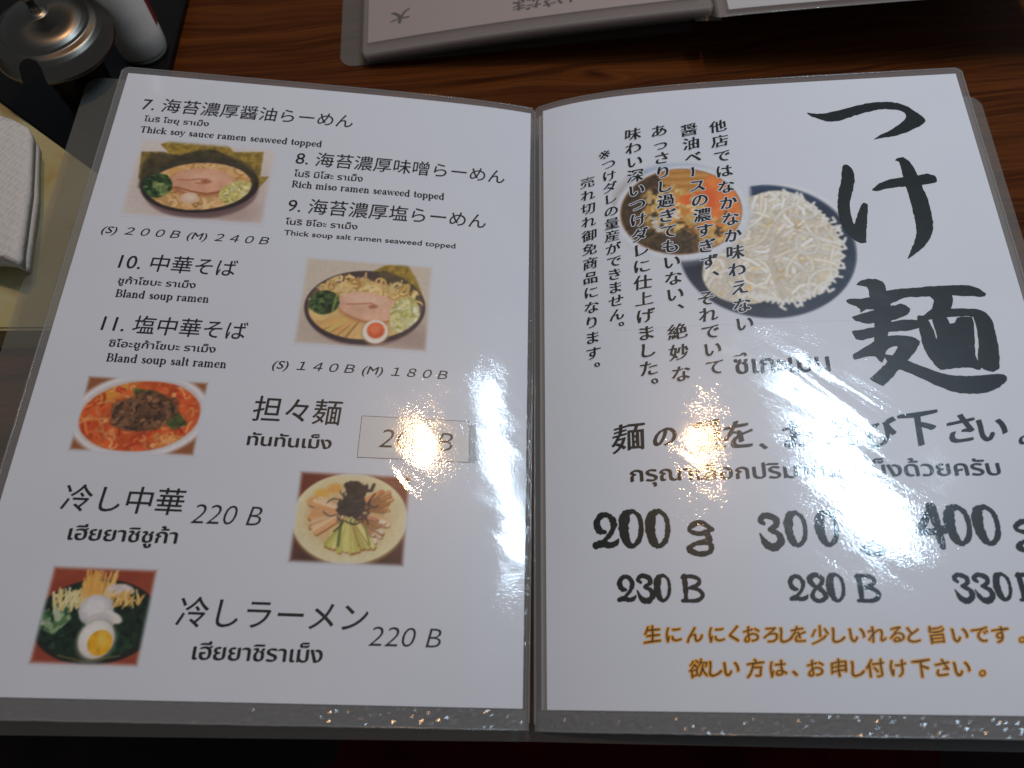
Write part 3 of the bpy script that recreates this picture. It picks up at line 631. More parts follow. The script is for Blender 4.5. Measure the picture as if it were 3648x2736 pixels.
COLS = [[['他', 89.1, 270.6, 8.2], ['店', 89.2, 261.2, 8.2], ['で', 89.2, 251.8, 8.2], ['は', 89.3, 242.5, 8.2], ['な', 89.3, 233.1, 8.2], ['か', 89.4, 223.7, 8.2], ['な', 89.5, 214.3, 8.2], ['か', 89.5, 205.0, 8.2], ['味', 89.6, 195.6, 8.2], ['わ', 89.6, 186.2, 8.2], ['え', 89.7, 176.8, 8.2], ['な', 89.7, 167.5, 8.2], ['い', 89.8, 158.1, 8.2]], [['醤', 74.6, 269.6, 8.2], ['油', 74.9, 260.8, 8.2], ['ベ', 75.2, 252.1, 8.2], ['ー', 75.6, 243.4, 8.2], ['ス', 75.9, 234.7, 8.2], ['の', 76.2, 226.0, 8.2], ['濃', 76.5, 217.3, 8.2], ['す', 76.8, 208.6, 8.2], ['ぎ', 77.1, 199.8, 8.2], ['ず', 77.5, 191.1, 8.2], ['、', 77.8, 182.4, 8.2], ['そ', 74.4, 171.9, 8.2], ['れ', 74.5, 163.3, 8.2], ['で', 74.6, 154.7, 8.2], ['い', 74.7, 146.1, 8.2], ['て', 74.8, 137.4, 8.2]], [['あ', 59.7, 270.4, 8.2], ['っ', 59.8, 261.7, 8.2], ['さ', 59.9, 253.0, 8.2], ['り', 60.0, 244.3, 8.2], ['し', 60.0, 235.6, 8.2], ['過', 60.1, 226.9, 8.2], ['ぎ', 60.2, 218.2, 8.2], ['て', 60.3, 209.5, 8.2], ['も', 60.4, 200.8, 8.2], ['い', 60.4, 192.1, 8.2], ['な', 60.5, 183.4, 8.2], ['い', 60.6, 174.7, 8.2], ['、', 60.7, 166.0, 8.2], ['絶', 60.3, 155.5, 8.4], ['妙', 60.2, 145.2, 8.4], ['な', 60.2, 134.9, 8.4]], [['味', 46.4, 269.9, 8.2], ['わ', 46.4, 261.1, 8.2], ['い', 46.4, 252.3, 8.2], ['深', 46.4, 243.6, 8.2], ['い', 46.4, 234.8, 8.2], ['つ', 46.4, 226.0, 8.2], ['け', 46.4, 217.2, 8.2], ['ダ', 46.5, 208.4, 8.2], ['レ', 46.5, 199.6, 8.2], ['に', 46.5, 190.9, 8.2], ['仕', 46.5, 182.1, 8.2], ['上', 46.5, 173.3, 8.2], ['げ', 46.5, 164.5, 8.2], ['ま', 46.5, 155.7, 8.2], ['し', 46.5, 147.0, 8.2], ['た', 46.6, 138.2, 8.2], ['。', 46.6, 129.4, 8.2]], [['※', 33.5, 259.7, 7.0], ['つ', 33.6, 252.5, 7.0], ['け', 33.6, 245.3, 7.0], ['ダ', 33.6, 238.1, 7.0], ['レ', 33.6, 230.9, 7.0], ['の', 33.7, 223.8, 7.0], ['量', 33.7, 216.6, 7.0], ['産', 33.7, 209.4, 7.0], ['が', 33.7, 202.2, 7.0], ['で', 33.8, 195.0, 7.0], ['き', 33.8, 187.9, 7.0], ['ま', 33.8, 180.7, 7.0], ['せ', 33.8, 173.5, 7.0], ['ん', 33.9, 166.3, 7.0], ['。', 33.9, 159.1, 7.0]], [['売', 22.6, 243.0, 7.0], ['れ', 22.6, 235.1, 7.0], ['切', 22.5, 227.1, 7.0], ['れ', 22.5, 219.2, 7.0], ['御', 22.5, 211.2, 7.0], ['免', 22.5, 203.3, 7.0], ['商', 22.4, 195.3, 7.0], ['品', 22.4, 187.4, 7.0], ['に', 22.4, 179.4, 7.0], ['な', 22.4, 171.5, 7.0], ['り', 22.3, 163.5, 7.0], ['ま', 22.3, 155.6, 7.0], ['す', 22.3, 147.7, 7.0], ['。', 22.2, 139.7, 7.0]]]
ORANGE = [['生', 41.8, 26.6, 6.8], ['に', 49.7, 26.6, 6.8], ['ん', 57.6, 26.6, 6.8], ['に', 65.7, 26.6, 6.8], ['く', 72.1, 26.6, 6.8], ['お', 78.6, 26.6, 6.8], ['ろ', 85.6, 26.6, 6.8], ['し', 91.3, 26.6, 6.8], ['を', 95.6, 26.6, 6.8], ['少', 103.5, 26.6, 6.8], ['し', 110.2, 26.6, 6.8], ['い', 116.8, 26.7, 6.8], ['れ', 123.9, 26.7, 6.8], ['る', 130.9, 26.7, 6.8], ['と', 136.9, 26.7, 6.8], ['旨', 145.3, 26.7, 6.8], ['い', 153.3, 26.8, 6.8], ['で', 160.4, 26.8, 6.8], ['す', 167.5, 26.8, 6.8], ['。', 174.8, 26.8, 6.8], ['欲', 57.9, 14.5, 6.8], ['し', 64.2, 14.6, 6.8], ['い', 69.9, 14.6, 6.8], ['方', 78.5, 14.7, 6.8], ['は', 86.8, 14.7, 6.8], ['、', 92.7, 14.8, 6.8], ['お', 100.2, 14.8, 6.8], ['申', 108.4, 14.9, 6.8], ['し', 115.2, 14.9, 6.8], ['付', 121.3, 15.0, 6.8], ['け', 129.4, 15.1, 6.8], ['下', 137.4, 15.1, 6.8], ['さ', 144.8, 15.2, 6.8], ['い', 151.5, 15.2, 6.8], ['。', 158.4, 15.3, 6.8]]
DIGITS = [['2', 25.9, 67.6, 14.6], ['0', 36.1, 68.1, 15.7], ['0', 46.7, 67.8, 15.6], ['g', 62.9, 63.6, 13.8], ['3', 90.2, 65.8, 14.2], ['0', 100.3, 66.8, 14.2], ['0', 112.2, 66.9, 14.2], ['g', 128.6, 62.6, 12.9], ['4', 151.7, 67.4, 17.2], ['0', 161.7, 67.8, 15.8], ['0', 172.2, 67.7, 15.8], ['g', 186.0, 63.2, 12.7], ['2', 33.0, 44.3, 10.4], ['3', 40.0, 44.2, 10.9], ['0', 46.9, 44.4, 10.6], ['B', 57.9, 44.0, 10.5], ['2', 97.9, 44.0, 9.9], ['8', 105.1, 44.0, 10.9], ['0', 112.0, 44.2, 10.9], ['B', 123.2, 43.9, 10.6], ['3', 158.1, 43.9, 10.7], ['3', 165.3, 43.9, 10.7], ['0', 172.5, 44.4, 10.4], ['B', 181.5, 44.1, 10.4]]
BIG = [[[133.9, 276.6], [137.5, 275.7], [142.8, 275.6], [149.0, 276.9], [157.6, 279.1], [165.3, 280.8], [172.8, 281.0], [178.5, 279.8], [183.1, 276.8], [186.7, 272.6], [189.1, 269.5], [189.4, 267.5], [187.9, 265.7], [184.2, 263.5], [179.4, 261.1], [173.2, 259.2], [167.2, 258.3], [163.0, 257.5], [166.1, 259.8], [171.7, 262.8], [176.8, 266.4], [179.8, 269.1], [181.2, 271.5], [180.7, 273.5], [178.4, 275.1], [174.2, 276.1], [169.0, 276.3], [162.8, 274.9], [156.5, 273.0], [151.0, 271.1], [147.2, 270.2], [142.8, 270.6], [138.6, 272.5], [135.5, 274.5]], [[145.6, 241.7], [146.5, 243.1], [148.3, 243.0], [150.1, 240.5], [150.5, 237.3], [149.9, 232.7], [147.8, 226.5], [145.7, 220.4], [145.1, 214.3], [145.6, 209.0], [146.1, 209.2], [148.2, 214.1], [150.4, 218.8], [151.9, 220.5], [153.6, 219.5], [152.5, 213.0], [150.7, 205.4], [149.4, 198.6], [146.9, 198.2], [144.5, 200.1], [142.0, 204.1], [140.1, 209.3], [139.7, 215.4], [140.3, 221.6], [141.8, 227.8], [144.0, 234.0]], [[157.3, 228.2], [161.0, 231.2], [166.3, 233.4], [172.8, 234.2], [178.6, 234.7], [183.7, 235.6], [186.9, 234.3], [187.6, 232.0], [186.4, 230.2], [181.8, 229.6], [176.1, 229.0], [169.7, 228.7], [163.9, 228.1], [159.5, 227.0], [157.5, 227.3]], [[170.5, 244.6], [172.2, 245.7], [174.7, 245.8], [177.1, 243.5], [178.4, 239.3], [179.4, 233.8], [180.1, 228.3], [181.0, 222.1], [181.1, 214.2], [180.9, 208.1], [179.5, 203.1], [177.2, 198.6], [173.3, 194.2], [169.3, 191.1], [165.9, 188.7], [167.5, 192.0], [170.1, 196.8], [172.3, 202.6], [173.1, 208.5], [173.2, 214.6], [173.2, 221.6], [172.8, 228.7], [172.6, 235.1], [172.6, 240.6], [172.4, 243.4]], [[151.8, 172.3], [162.6, 173.6], [172.6, 174.2], [182.5, 174.4], [188.9, 174.0], [193.1, 172.1], [195.1, 169.6], [194.5, 168.3], [189.7, 168.5], [181.4, 169.4], [172.3, 169.2], [161.8, 169.1], [154.9, 167.6], [150.6, 167.4]], [[141.4, 176.5], [143.6, 178.4], [147.0, 179.1], [150.3, 178.8], [152.8, 177.6], [153.7, 175.2], [153.2, 170.9], [150.9, 167.0], [147.6, 167.1], [146.0, 169.6], [146.3, 172.7], [145.7, 175.1], [143.1, 175.9]], [[135.6, 168.4], [137.3, 169.1], [142.0, 169.1], [147.4, 169.7], [152.7, 169.9], [161.9, 169.6], [158.3, 167.9], [154.3, 166.1], [153.5, 163.4], [148.9, 163.2], [143.7, 163.8], [140.8, 162.0], [141.0, 163.9], [139.4, 165.5], [136.6, 166.8]], [[145.6, 168.8], [152.6, 169.3], [154.4, 164.6], [153.1, 157.7], [150.1, 150.2], [148.7, 144.3], [145.6, 137.8], [143.1, 141.5], [144.1, 147.4], [145.4, 154.9], [146.9, 163.3]], [[136.9, 160.2], [139.3, 160.9], [143.5, 162.2], [148.9, 163.6], [158.5, 165.8], [161.2, 164.5], [162.0, 162.7], [160.4, 160.5], [157.2, 159.1], [151.7, 157.3], [146.5, 157.1], [142.5, 156.5], [139.4, 157.8], [137.3, 158.8]], [[135.7, 153.0], [139.4, 153.6], [144.7, 154.5], [150.3, 156.6], [157.7, 157.9], [165.0, 157.4], [164.4, 154.1], [158.6, 152.6], [150.8, 152.3], [145.3, 150.4], [139.8, 148.7], [136.7, 149.2]], [[150.1, 150.2], [155.0, 150.4], [160.0, 149.7], [163.0, 147.2], [160.6, 143.2], [157.4, 139.6], [152.8, 135.4], [148.9, 131.2], [144.3, 127.1], [141.5, 128.5], [139.3, 130.4], [143.7, 134.2], [148.3, 138.4], [152.4, 143.4], [153.4, 145.3], [150.8, 145.0], [147.0, 142.1], [143.6, 140.8], [139.8, 140.9], [134.5, 139.6], [134.2, 141.8], [137.7, 143.9], [141.3, 146.0], [145.0, 148.5]], [[146.9, 141.4], [151.8, 140.5], [156.2, 138.2], [161.6, 135.5], [167.3, 132.5], [173.2, 130.9], [180.5, 130.4], [186.8, 130.9], [193.0, 130.9], [194.4, 129.3], [192.6, 126.9], [189.0, 124.5], [184.9, 122.9], [179.4, 122.5], [172.7, 123.2], [167.1, 125.8], [161.6, 129.1], [157.2, 132.0], [153.1, 134.0], [149.0, 135.5]], [[171.6, 169.2], [173.0, 169.6], [180.7, 169.2], [180.2, 165.2], [178.7, 162.5], [174.7, 161.9], [170.7, 161.6], [172.1, 165.4], [172.9, 167.4]], [[164.2, 160.0], [166.4, 159.5], [171.0, 162.8], [173.4, 162.3], [170.0, 158.2], [168.5, 157.1], [169.8, 151.1], [169.9, 146.6], [170.7, 140.0], [171.5, 134.9], [168.8, 133.9], [166.8, 136.5], [165.1, 140.1], [163.9, 145.3], [163.8, 151.3], [164.2, 156.5]], [[168.7, 157.9], [170.6, 160.9], [174.8, 162.6], [183.2, 162.6], [189.5, 162.1], [192.9, 160.1], [194.6, 156.2], [194.6, 151.0], [194.3, 144.4], [193.4, 138.6], [192.1, 133.6], [189.6, 132.4], [186.1, 133.4], [184.5, 136.0], [185.2, 140.3], [186.8, 146.1], [187.5, 152.0], [187.4, 158.4], [184.3, 158.9], [177.9, 158.7], [172.6, 158.1]], [[170.3, 157.8], [176.2, 158.4], [176.8, 155.3], [179.1, 155.6], [180.6, 158.2], [186.6, 158.4], [186.3, 152.0], [184.0, 140.3], [184.9, 133.4], [180.2, 134.6], [173.9, 134.2], [168.8, 133.9], [167.7, 140.8], [170.5, 149.5]]]
PH = {'p1': ['l', 17.7, 210.0, 79.8, 254.6], 'p2': ['l', 104.6, 148.3, 163.0, 192.8], 'p3': ['l', 21.3, 94.4, 69.8, 126.4], 'p4': ['l', 115.2, 52.2, 159.8, 89.1], 'p5': ['l', 27.1, 11.6, 64.9, 46.8], 'p6': ['r', 36.1, 162.4, 150.5, 256.0]}
STK = [[137.4, 115.4], [184.2, 115.9], [184.9, 97.1], [137.3, 96.6]]
TAPE = [[184.6, 114.8], [187.1, 115.0], [189.0, 97.4], [184.8, 97.1]]
LINES = [['l', 'e7', '7. 海苔濃厚醤油らーめん', 'jp', 11.6, 273.6, 116.7, 281.7], ['l', 'e7', 'โนริ โชยุ ราเม็ง', 'th', 14.1, 265.9, 45.6, 269.8], ['l', 'e7', 'Thick soy sauce ramen seaweed topped', 'serif', 13.6, 259.4, 103.0, 262.9], ['l', 'e8', '8. 海苔濃厚味噌らーめん', 'jp', 91.2, 248.4, 196.6, 254.6], ['l', 'e8', 'โนริ มิโสะ ราเม็ง', 'th', 91.6, 239.9, 125.2, 244.3], ['l', 'e8', 'Rich miso ramen seaweed topped', 'serif', 91.2, 233.3, 166.6, 237.2], ['l', 'e9', '9. 海苔濃厚塩らーめん', 'jp', 91.4, 219.6, 187.9, 225.9], ['l', 'e9', 'โนริ ชิโอะ ราเม็ง', 'th', 91.4, 211.3, 125.5, 215.2], ['l', 'e9', 'Thick soup salt ramen seaweed topped', 'sans', 91.6, 204.4, 173.4, 207.9], ['l', 'p7', '(S) ２００Ｂ (M) ２４０Ｂ', 'pen', 9.0, 198.7, 85.2, 202.4], ['l', 'e10', '10. 中華そば', 'jp', 20.5, 181.8, 73.1, 187.9], ['l', 'e10', 'ชูก้าโซบะ ราเม็ง', 'th', 22.3, 172.7, 56.3, 175.9], ['l', 'e10', 'Bland soup ramen', 'serif', 22.5, 166.0, 63.7, 169.6], ['l', 'e11', '11. 塩中華そば', 'jp', 20.3, 150.1, 82.8, 155.5], ['l', 'e11', 'ชิโอะชูก้าโชบะ ราเม็ง', 'th', 25.4, 141.0, 70.7, 144.3], ['l', 'e11', 'Bland soup salt ramen', 'serif', 25.8, 134.2, 76.8, 137.6], ['l', 'p10', '(S) １４０Ｂ (M) １８０Ｂ', 'pen', 96.2, 134.7, 173.4, 139.0], ['l', 'e12', '担々麺', 'jpb', 91.3, 111.0, 128.7, 121.5], ['l', 'e12', 'ทันทันเม็ง', 'thb', 91.1, 99.5, 125.8, 105.8], ['l', 'e13', '冷し中華', 'jpb', 23.2, 69.5, 70.4, 78.5], ['l', 'p13', '220 B', 'penb', 74.1, 65.6, 101.7, 73.5], ['l', 'e13', 'เฮียยาชิชูก้า', 'thb', 29.1, 55.1, 70.3, 63.9], ['l', 'e14', '冷しラーメン', 'jpb', 75.9, 27.1, 148.1, 36.0], ['l', 'p14', '220 B', 'penb', 149.0, 21.1, 177.1, 28.3], ['l', 'e14', 'เฮียยาชิราเม็ง', 'thb', 84.4, 14.4, 132.2, 21.5], ['r', 't1', 'ซึเกะเมน', 'thb', 84.0, 134.3, 123.7, 144.3], ['r', 't2', 'กรุณาเลือกปริมาณราเม็งด้วยครับ', 'thb', 36.7, 85.8, 182.1, 94.4], ['l', 'stk', '200 B', 'penb', 145.6, 101.6, 177.4, 109.9]]

# ------------------------------------------------------------------ setting
tb = empty('table')
tag(tb, 'dark red-brown wooden table with bold grain under the menus', 'table')
def box(bm, x0, y0, z0, x1, y1, z1, bev=0.0):
    r = bmesh.ops.create_cube(bm, size=1.0)
    for v in r['verts']: v.co = ((x0 + x1) / 2 + v.co.x * (x1 - x0), (y0 + y1) / 2 + v.co.y * (y1 - y0), (z0 + z1) / 2 + v.co.z * (z1 - z0))
    if bev: bmesh.ops.bevel(bm, geom=list({e for v in r['verts'] for e in v.link_edges}), offset=bev, segments=3, affect='EDGES')
bm = bmesh.new(); box(bm, -0.75, -0.004, -0.042, 0.75, 0.80, -0.012, 0.003); link('tabletop', from_bm(bm), M_WOOD, tb, False)
bm = bmesh.new(); box(bm, -0.68, 0.05, -0.12, 0.68, 0.07, -0.0425); link('apron', from_bm(bm), M_WOOD, tb, False)
for sx in (-0.66, 0.66):
    for sy in (0.08, 0.72):
        bm = bmesh.new(); box(bm, sx - 0.03, sy - 0.03, -0.75, sx + 0.03, sy + 0.03, -0.0425, 0.002); link('leg', from_bm(bm), M_WOOD, tb, False)
bm = bmesh.new(); box(bm, -1.6, -1.2, -0.80, 1.6, 1.6, -0.75); tag(link('floor', from_bm(bm), M_FLOOR, None, False), kind='structure')
bm = bmesh.new(); box(bm, -0.16, -0.36, -0.33, 0.34, -0.018, -0.25, 0.03)
st_ = empty('seat_stand_in'); tag(st_, 'dark red padded seat standing in for a dim red shape below the table edge', 'seat')
link('stand_in_cushion', from_bm(bm), M_STAND_IN_CUSHION, st_)  # seat stands in for a blurred dark red shape, taken for clothing
bm = bmesh.new(); box(bm, -0.14, -0.34, -0.75, 0.32, -0.04, -0.3305); link('base', from_bm(bm), M_FLOOR, st_, False)

# ------------------------------------------------------------------ the menu book
def cover_z(x): return -8.5 + 24.5 * np.power(np.clip(np.abs(x) / 242.0, 0, 1), 0.75)
book = empty('menu_book', (0, 0, -0.0085))
tag(book, 'open ramen menu of clear plastic pockets in a frosted cover, filling the picture', 'menu')
def slab(me, th):
    """give a bent sheet a real thickness"""
    bm = bmesh.new(); bm.from_mesh(me)
    bmesh.ops.solidify(bm, geom=bm.faces[:], thickness=th)
    bm.to_mesh(me); bm.free(); return me
for sg, nm in ((-1, 'left'), (1, 'right')):
    bm = bmesh.new(); P = rounded(1.5, -12, 243, 311.5, 8, 'ad')
    poly_bm(bm, [(sg * x, y) for x, y in P])
    me = mapped(bm, lambda P, z: np.stack([P[:, 0], P[:, 1], cover_z(P[:, 0])], -1), 12)
    o = link('cover', me, M_COVER, book)
bm = bmesh.new(); poly_bm(bm, [(-1.5, -12), (1.5, -12), (1.5, 311.5), (-1.5, 311.5)])
link('spine', mapped(bm, lambda P, z: np.stack([P[:, 0], P[:, 1], -8.6 + 0 * P[:, 0]], -1)), M_COVER, book)
NIN = 6

for side in 'lr':
    for k in range(1, NIN + 1):
        f = k / (NIN + 0.6); rr = random.Random(k * 7 + ord(side)); ds, dv = rr.uniform(-0.8, 0.6), rr.uniform(-0.6, 0.2)
        def fn(P, z, side=side, f=f):
            a = surf(side, P[:, 0], P[:, 1]); a[:, 2] = a[:, 2] * (1 - f) + (cover_z(a[:, 0]) + 0.8) * f; return a
        bm = bmesh.new(); poly_bm(bm, [(5 + ds, dv), (5 + ds, 297 + dv), (214 + ds, 297 + dv), (214 + ds, dv)])
        link('inner_page', mapped(bm, fn, 12), M_INNER, book)

pages = {}
for side in 'lr':
    g = PG[side]['gap']
    bm = bmesh.new(); poly_bm(bm, [(0, 0), (210, 0), (210, 297), (0, 297)])
    pages[side] = link('page', mapped(bm, on_page(side), 5), M_PAPER, book)
    W_ = {'l': 217.5, 'r': 220.0}[side]
    bm = bmesh.new(); poly_bm(bm, rounded(1.2, -7.6, W_, 301.2, 3.2, 'abd'))
    pk = link('clear_pocket', mapped(bm, lambda P, z: surf(side, P[:, 0], P[:, 1], -0.25), 5), M_SLEEVE, book)
    # welded edges of the pocket: thin raised beads
    def bead(path, r, name):
        me = bpy.data.meshes.new(name); V = []; F = []
        A = np.array(path, float)
        for i, p in enumerate(A):
            t = A[min(i + 1, len(A) - 1)] - A[max(i - 1, 0)]; t /= np.linalg.norm(t); up = np.array([0, 0, 1.0]); n = np.cross(up, t); n /= np.linalg.norm(n); u = np.cross(t, n)
            for j in range(6): a = j * math.pi / 3; V.append((p + r * (math.cos(a) * n + math.sin(a) * 0.6 * u)) * MM)
        for i in range(len(A) - 1):
            for j in range(6): F.append((i * 6 + j, i * 6 + (j + 1) % 6, i * 6 + 6 + (j + 1) % 6, i * 6 + 6 + j))
        me.from_pydata([tuple(v) for v in V], [], F); return me
    ss = np.linspace(3, W_ - 3.0, 70)
    jit = lambda n, a: np.array([random.Random(i * 3 + n).uniform(-a, a) for i in range(n)])
    link('weld_seam', bead(surf(side, ss, -7.3 + jit(70, 0.12), 0.05), 0.42, 'weld_seam'), M_SEAM, pk)
    # crumpled welded strip along the bottom
    rw = np.random.default_rng(ord(side)); nx_, ny_ = 170, 7
    gs, gv = np.meshgrid(np.linspace(2.5, W_ - 1.2, nx_), np.linspace(-7.3, -0.6, ny_))
    hz = rw.normal(0, 0.15, gs.shape) * np.interp(gs, [0, 60, 150, 220], [1.3, 1.0, 0.7, 1.2]); hz[-1] *= 0.2
    G = surf(side, gs.ravel() + rw.normal(0, 0.25, gs.size), gv.ravel() + rw.normal(0, 0.12, gs.size), 0.0); G[:, 2] += hz.ravel() + 0.15
    ii = np.arange(nx_ * ny_).reshape(ny_, nx_); FF = np.stack([ii[:-1, :-1], ii[:-1, 1:], ii[1:, 1:], ii[1:, :-1]], -1).reshape(-1, 4)
    if side == 'l': FF = FF[:, ::-1]
    me = bpy.data.meshes.new('weld_strip'); me.from_pydata((G * MM).tolist(), [], FF.tolist()); link('weld_strip', me, M_SEAM, pk, False)
    link('weld_seam', bead(surf(side, ss, 300.7 + 0 * ss, 0.0), 0.5, 'weld_seam'), M_SEAM, pk)
    v2 = np.linspace(-5, 298.5, 80)
    link('weld_seam', bead(surf(side, W_ - 0.5 + jit(80, 0.12), v2, 0.0), 0.55, 'weld_seam'), M_SEAM, pk)
    link('weld_seam', bead(surf(side, 1.3 + 0 * v2, v2, 0.0), 0.5, 'weld_seam'), M_SLEEVE, pk)
    if side == 'l': link('weld_seam', bead(surf(side, 2.6 + 0 * v2, v2, 0.05), 0.25, 'weld_seam'), M_SLEEVE, pk)

# pictures
DZ_PIC, DZ_HALO, DZ_INK = 0.05, 0.09, 0.13
for fn, side, lab in ((pic_nori, 'l', 'dark bowl of ramen with sheets of seaweed'), (pic_shio, 'l', 'pale ramen with a halved egg and one seaweed sheet'), (pic_tantan, 'l', 'red soup in a white bowl under minced meat'),
                      (pic_chuka, 'l', 'round plate of cold noodles with fanned cucumber'), (pic_hiyashi, 'l', 'black bowl with greens and a halved boiled egg'), (pic_tsuke, 'r', 'soup bowl beside a dark plate of white noodles')):
    fn().build(side, pages[side], DZ_PIC, lab)
# writing, one mesh for each block of lines
def write(side, bm, mat, dz=DZ_INK, par=None, label=None):
    o = link('lettering', mapped(bm, on_page(side, dz)), mat, par or pages[side], False)
    return tag(o, label)
blocks = {}
for side, grp, text, style, x0, y0, x1, y1 in LINES:
    if grp == 'stk': continue
    bm = blocks.setdefault((side, grp), bmesh.new())
    if style == 'serif': add_serif(bm, text, x0, y0, x1, y1)
    else: add_line(bm, text, style, x0, y0, x1, y1)
for (side, grp), bm in blocks.items(): write(side, bm, M_INK)
# price sticker with its strip of tape
bm = bmesh.new(); poly_bm(bm, STK)
stk = link('price_sticker', mapped(bm, on_page('l', 0.12)), M_STICK, pages['l'], False)
bm = bmesh.new()
for a, b in zip(STK, STK[1:] + STK[:1]):
    d = np.array(b) - np.array(a); n = np.array([-d[1], d[0]]) / np.linalg.norm(d) * 0.10
    poly_bm(bm, [tuple(np.array(a) + n), tuple(np.array(a) - n), tuple(np.array(b) - n), tuple(np.array(b) + n)])
write('l', bm, M_BROWNINK, 0.15, pages['l'])
l_ = [q for q in LINES if q[1] == 'stk'][0]
bm = bmesh.new(); add_line(bm, *l_[2:]); write('l', bm, M_INK, 0.18)
bm = bmesh.new(); poly_bm(bm, TAPE)
def tape_fn(P, z):
    a = page('l', P[:, 0], P[:, 1], 0.3); a[:, 2] += 0.35 * (P[:, 0] - 184.5); return a
link('tape_strip', mapped(bm, tape_fn), M_TAPE, pages['l'], False)
# right page
bm = bmesh.new()
for i, P in enumerate(BIG): poly_bm(bm, inked(P, 0.10, i), 0.012 * i)
write('r', bm, M_BRUSH, DZ_INK + 0.05, None, 'huge black brush characters')
for col in COLS:
    bh, bi = bmesh.new(), bmesh.new()
    for i, (c, x, y, sz) in enumerate(col):
        brush_char(bh, c, x, y, sz, 0.034, 0.045, 0, 'em', True); brush_char(bi, c, x, y, sz, 0.036, 0, 0, 'em', True)
    write('r', bh, M_HALO, DZ_HALO); write('r', bi, M_BRUSH, DZ_INK)
bm = bmesh.new()
for i, (c, x, y, sz) in enumerate(MID): brush_char(bm, c, x, y, sz * 1.0, 0.022 if c in '麺量選' else 0.042, 0, 0, 'ink')
write('r', bm, M_BRUSH)
bh, bi = bmesh.new(), bmesh.new()
for i, (c, x, y, sz) in enumerate(ORANGE):
    brush_char(bh, c, x, y, sz * 0.98, 0.016, 0.055, 0, 'line'); brush_char(bi, c, x, y, sz * 0.98, 0.006, 0, 0, 'line')
write('r', bh, M_ORANGE, DZ_HALO, None, 'orange glow round the brush lines'); write('r', bi, M_BROWNINK)
bm = bmesh.new()
for i, (c, x, y, h) in enumerate(DIGITS): add_digit(bm, c, x, y, h, i)
write('r', bm, M_BRUSH, DZ_INK, None, 'bold brush digits of weights and prices')

# ------------------------------------------------------------------ the second menu beyond
b2 = empty('menu_book', (0.1, 0.358, -0.012))
tag(b2, 'second open menu lying upside down at the top edge, partly out of the picture', 'menu')
yaw2 = math.radians(4.2)
def place2(x, y, z):
    c, n = math.cos(yaw2), math.sin(yaw2); x = np.where(x < 0, x * 0.94, x)
    return np.stack([101.5 + c * x - n * y, np.where(x < 0, 366.0, 355.5) + n * x + c * y, z], -1)
def top2(x):
    x = np.asarray(x, float); t = np.clip(-x / 216, 0, 1)
    l = 23 - 25.5 * t + 9 * t * (1 - t); r = 25 + 13 * np.clip(x / 216, 0, 1) ** 0.8
    return np.where(x < 0, l, r)
bm = bmesh.new(); poly_bm(bm, [(-7, 6), (9, 6), (9, 300), (-7, 300)])  # strip added between the leaves, blocks lamp light leaking onto the table
link('spine', mapped(bm, lambda P, z: np.stack([101.5 + P[:, 0] - 0.073 * P[:, 1], 366.0 + 0.073 * P[:, 0] + P[:, 1], 9 + 0 * P[:, 0]], -1)), M_PAPER2, b2)  # not a real spine: the added strip that blocks the light leak
for sg in (-1, 1):
    bm = bmesh.new(); poly_bm(bm, [(sg * x, y + (20 * max(0, 1 - x / 215.0) if y < 100 and sg < 0 else 0)) for x, y in rounded(1, 1.0 if sg < 0 else 70, 232, 305, 8, 'ad')])
    link('cover', mapped(bm, lambda P, z: place2(P[:, 0], P[:, 1], -11.0 + 0 * P[:, 0] if sg < 0 else -9.5 + 20 * np.clip(P[:, 0] / 230, 0, 1)), 12), M_COVER, b2)
    for k in range(6):
        rr = random.Random(k + 40 * sg); ds, dv = rr.uniform(-0.6, 0.6) - 0.4 * k, (rr.uniform(-0.3, 0.4) + 0.2 * k) if sg < 0 else 3.2 * k
        fz = lambda P, k=k: top2(P[:, 0]) - 1.55 * k * (1 if sg < 0 else 1.6)
        bm = bmesh.new(); poly_bm(bm, [(sg * x, y) for x, y in ((7, (9.0 if sg < 0 else 5.5) + dv), (213 + ds, (9.0 if sg < 0 else 5.5) + dv), (213 + ds, 300), (7, 300))])
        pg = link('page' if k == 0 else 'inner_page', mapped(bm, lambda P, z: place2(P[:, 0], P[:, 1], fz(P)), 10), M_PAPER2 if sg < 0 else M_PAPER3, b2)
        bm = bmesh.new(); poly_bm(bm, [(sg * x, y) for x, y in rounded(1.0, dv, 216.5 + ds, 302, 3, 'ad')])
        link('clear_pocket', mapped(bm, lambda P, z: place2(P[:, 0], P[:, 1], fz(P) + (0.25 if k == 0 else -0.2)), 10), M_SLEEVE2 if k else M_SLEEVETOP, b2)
        if k == 0:
            ss = np.linspace(3, 213, 60) * sg; Q = np.stack([ss, 0.3 + 0 * ss], 1)
            link('weld_seam', bead(place2(Q[:, 0], Q[:, 1], fz(Q) + 0.3), 0.5, 'weld_seam'), M_SLEEVE, b2.children[-1])
        if k == 0 and sg < 0:
            bi = bmesh.new()
            for i, (c, x, y, sz) in enumerate([('だ', -108, 21, 10), ('さ', -98, 21, 10), ('い', -88.5, 21, 10), ('ま', -117, 21, 10), ('大', -192, 27, 12)]): brush_char(bi, c, -x, -y, sz, 0.045, 0, 0, 'line')
            for v in bi.verts: v.co.x *= -1; v.co.y *= -1
            link('lettering', mapped(bi, lambda P, z: place2(P[:, 0], P[:, 1], fz(P) + 0.15)), M_BRUSH, pg, False)

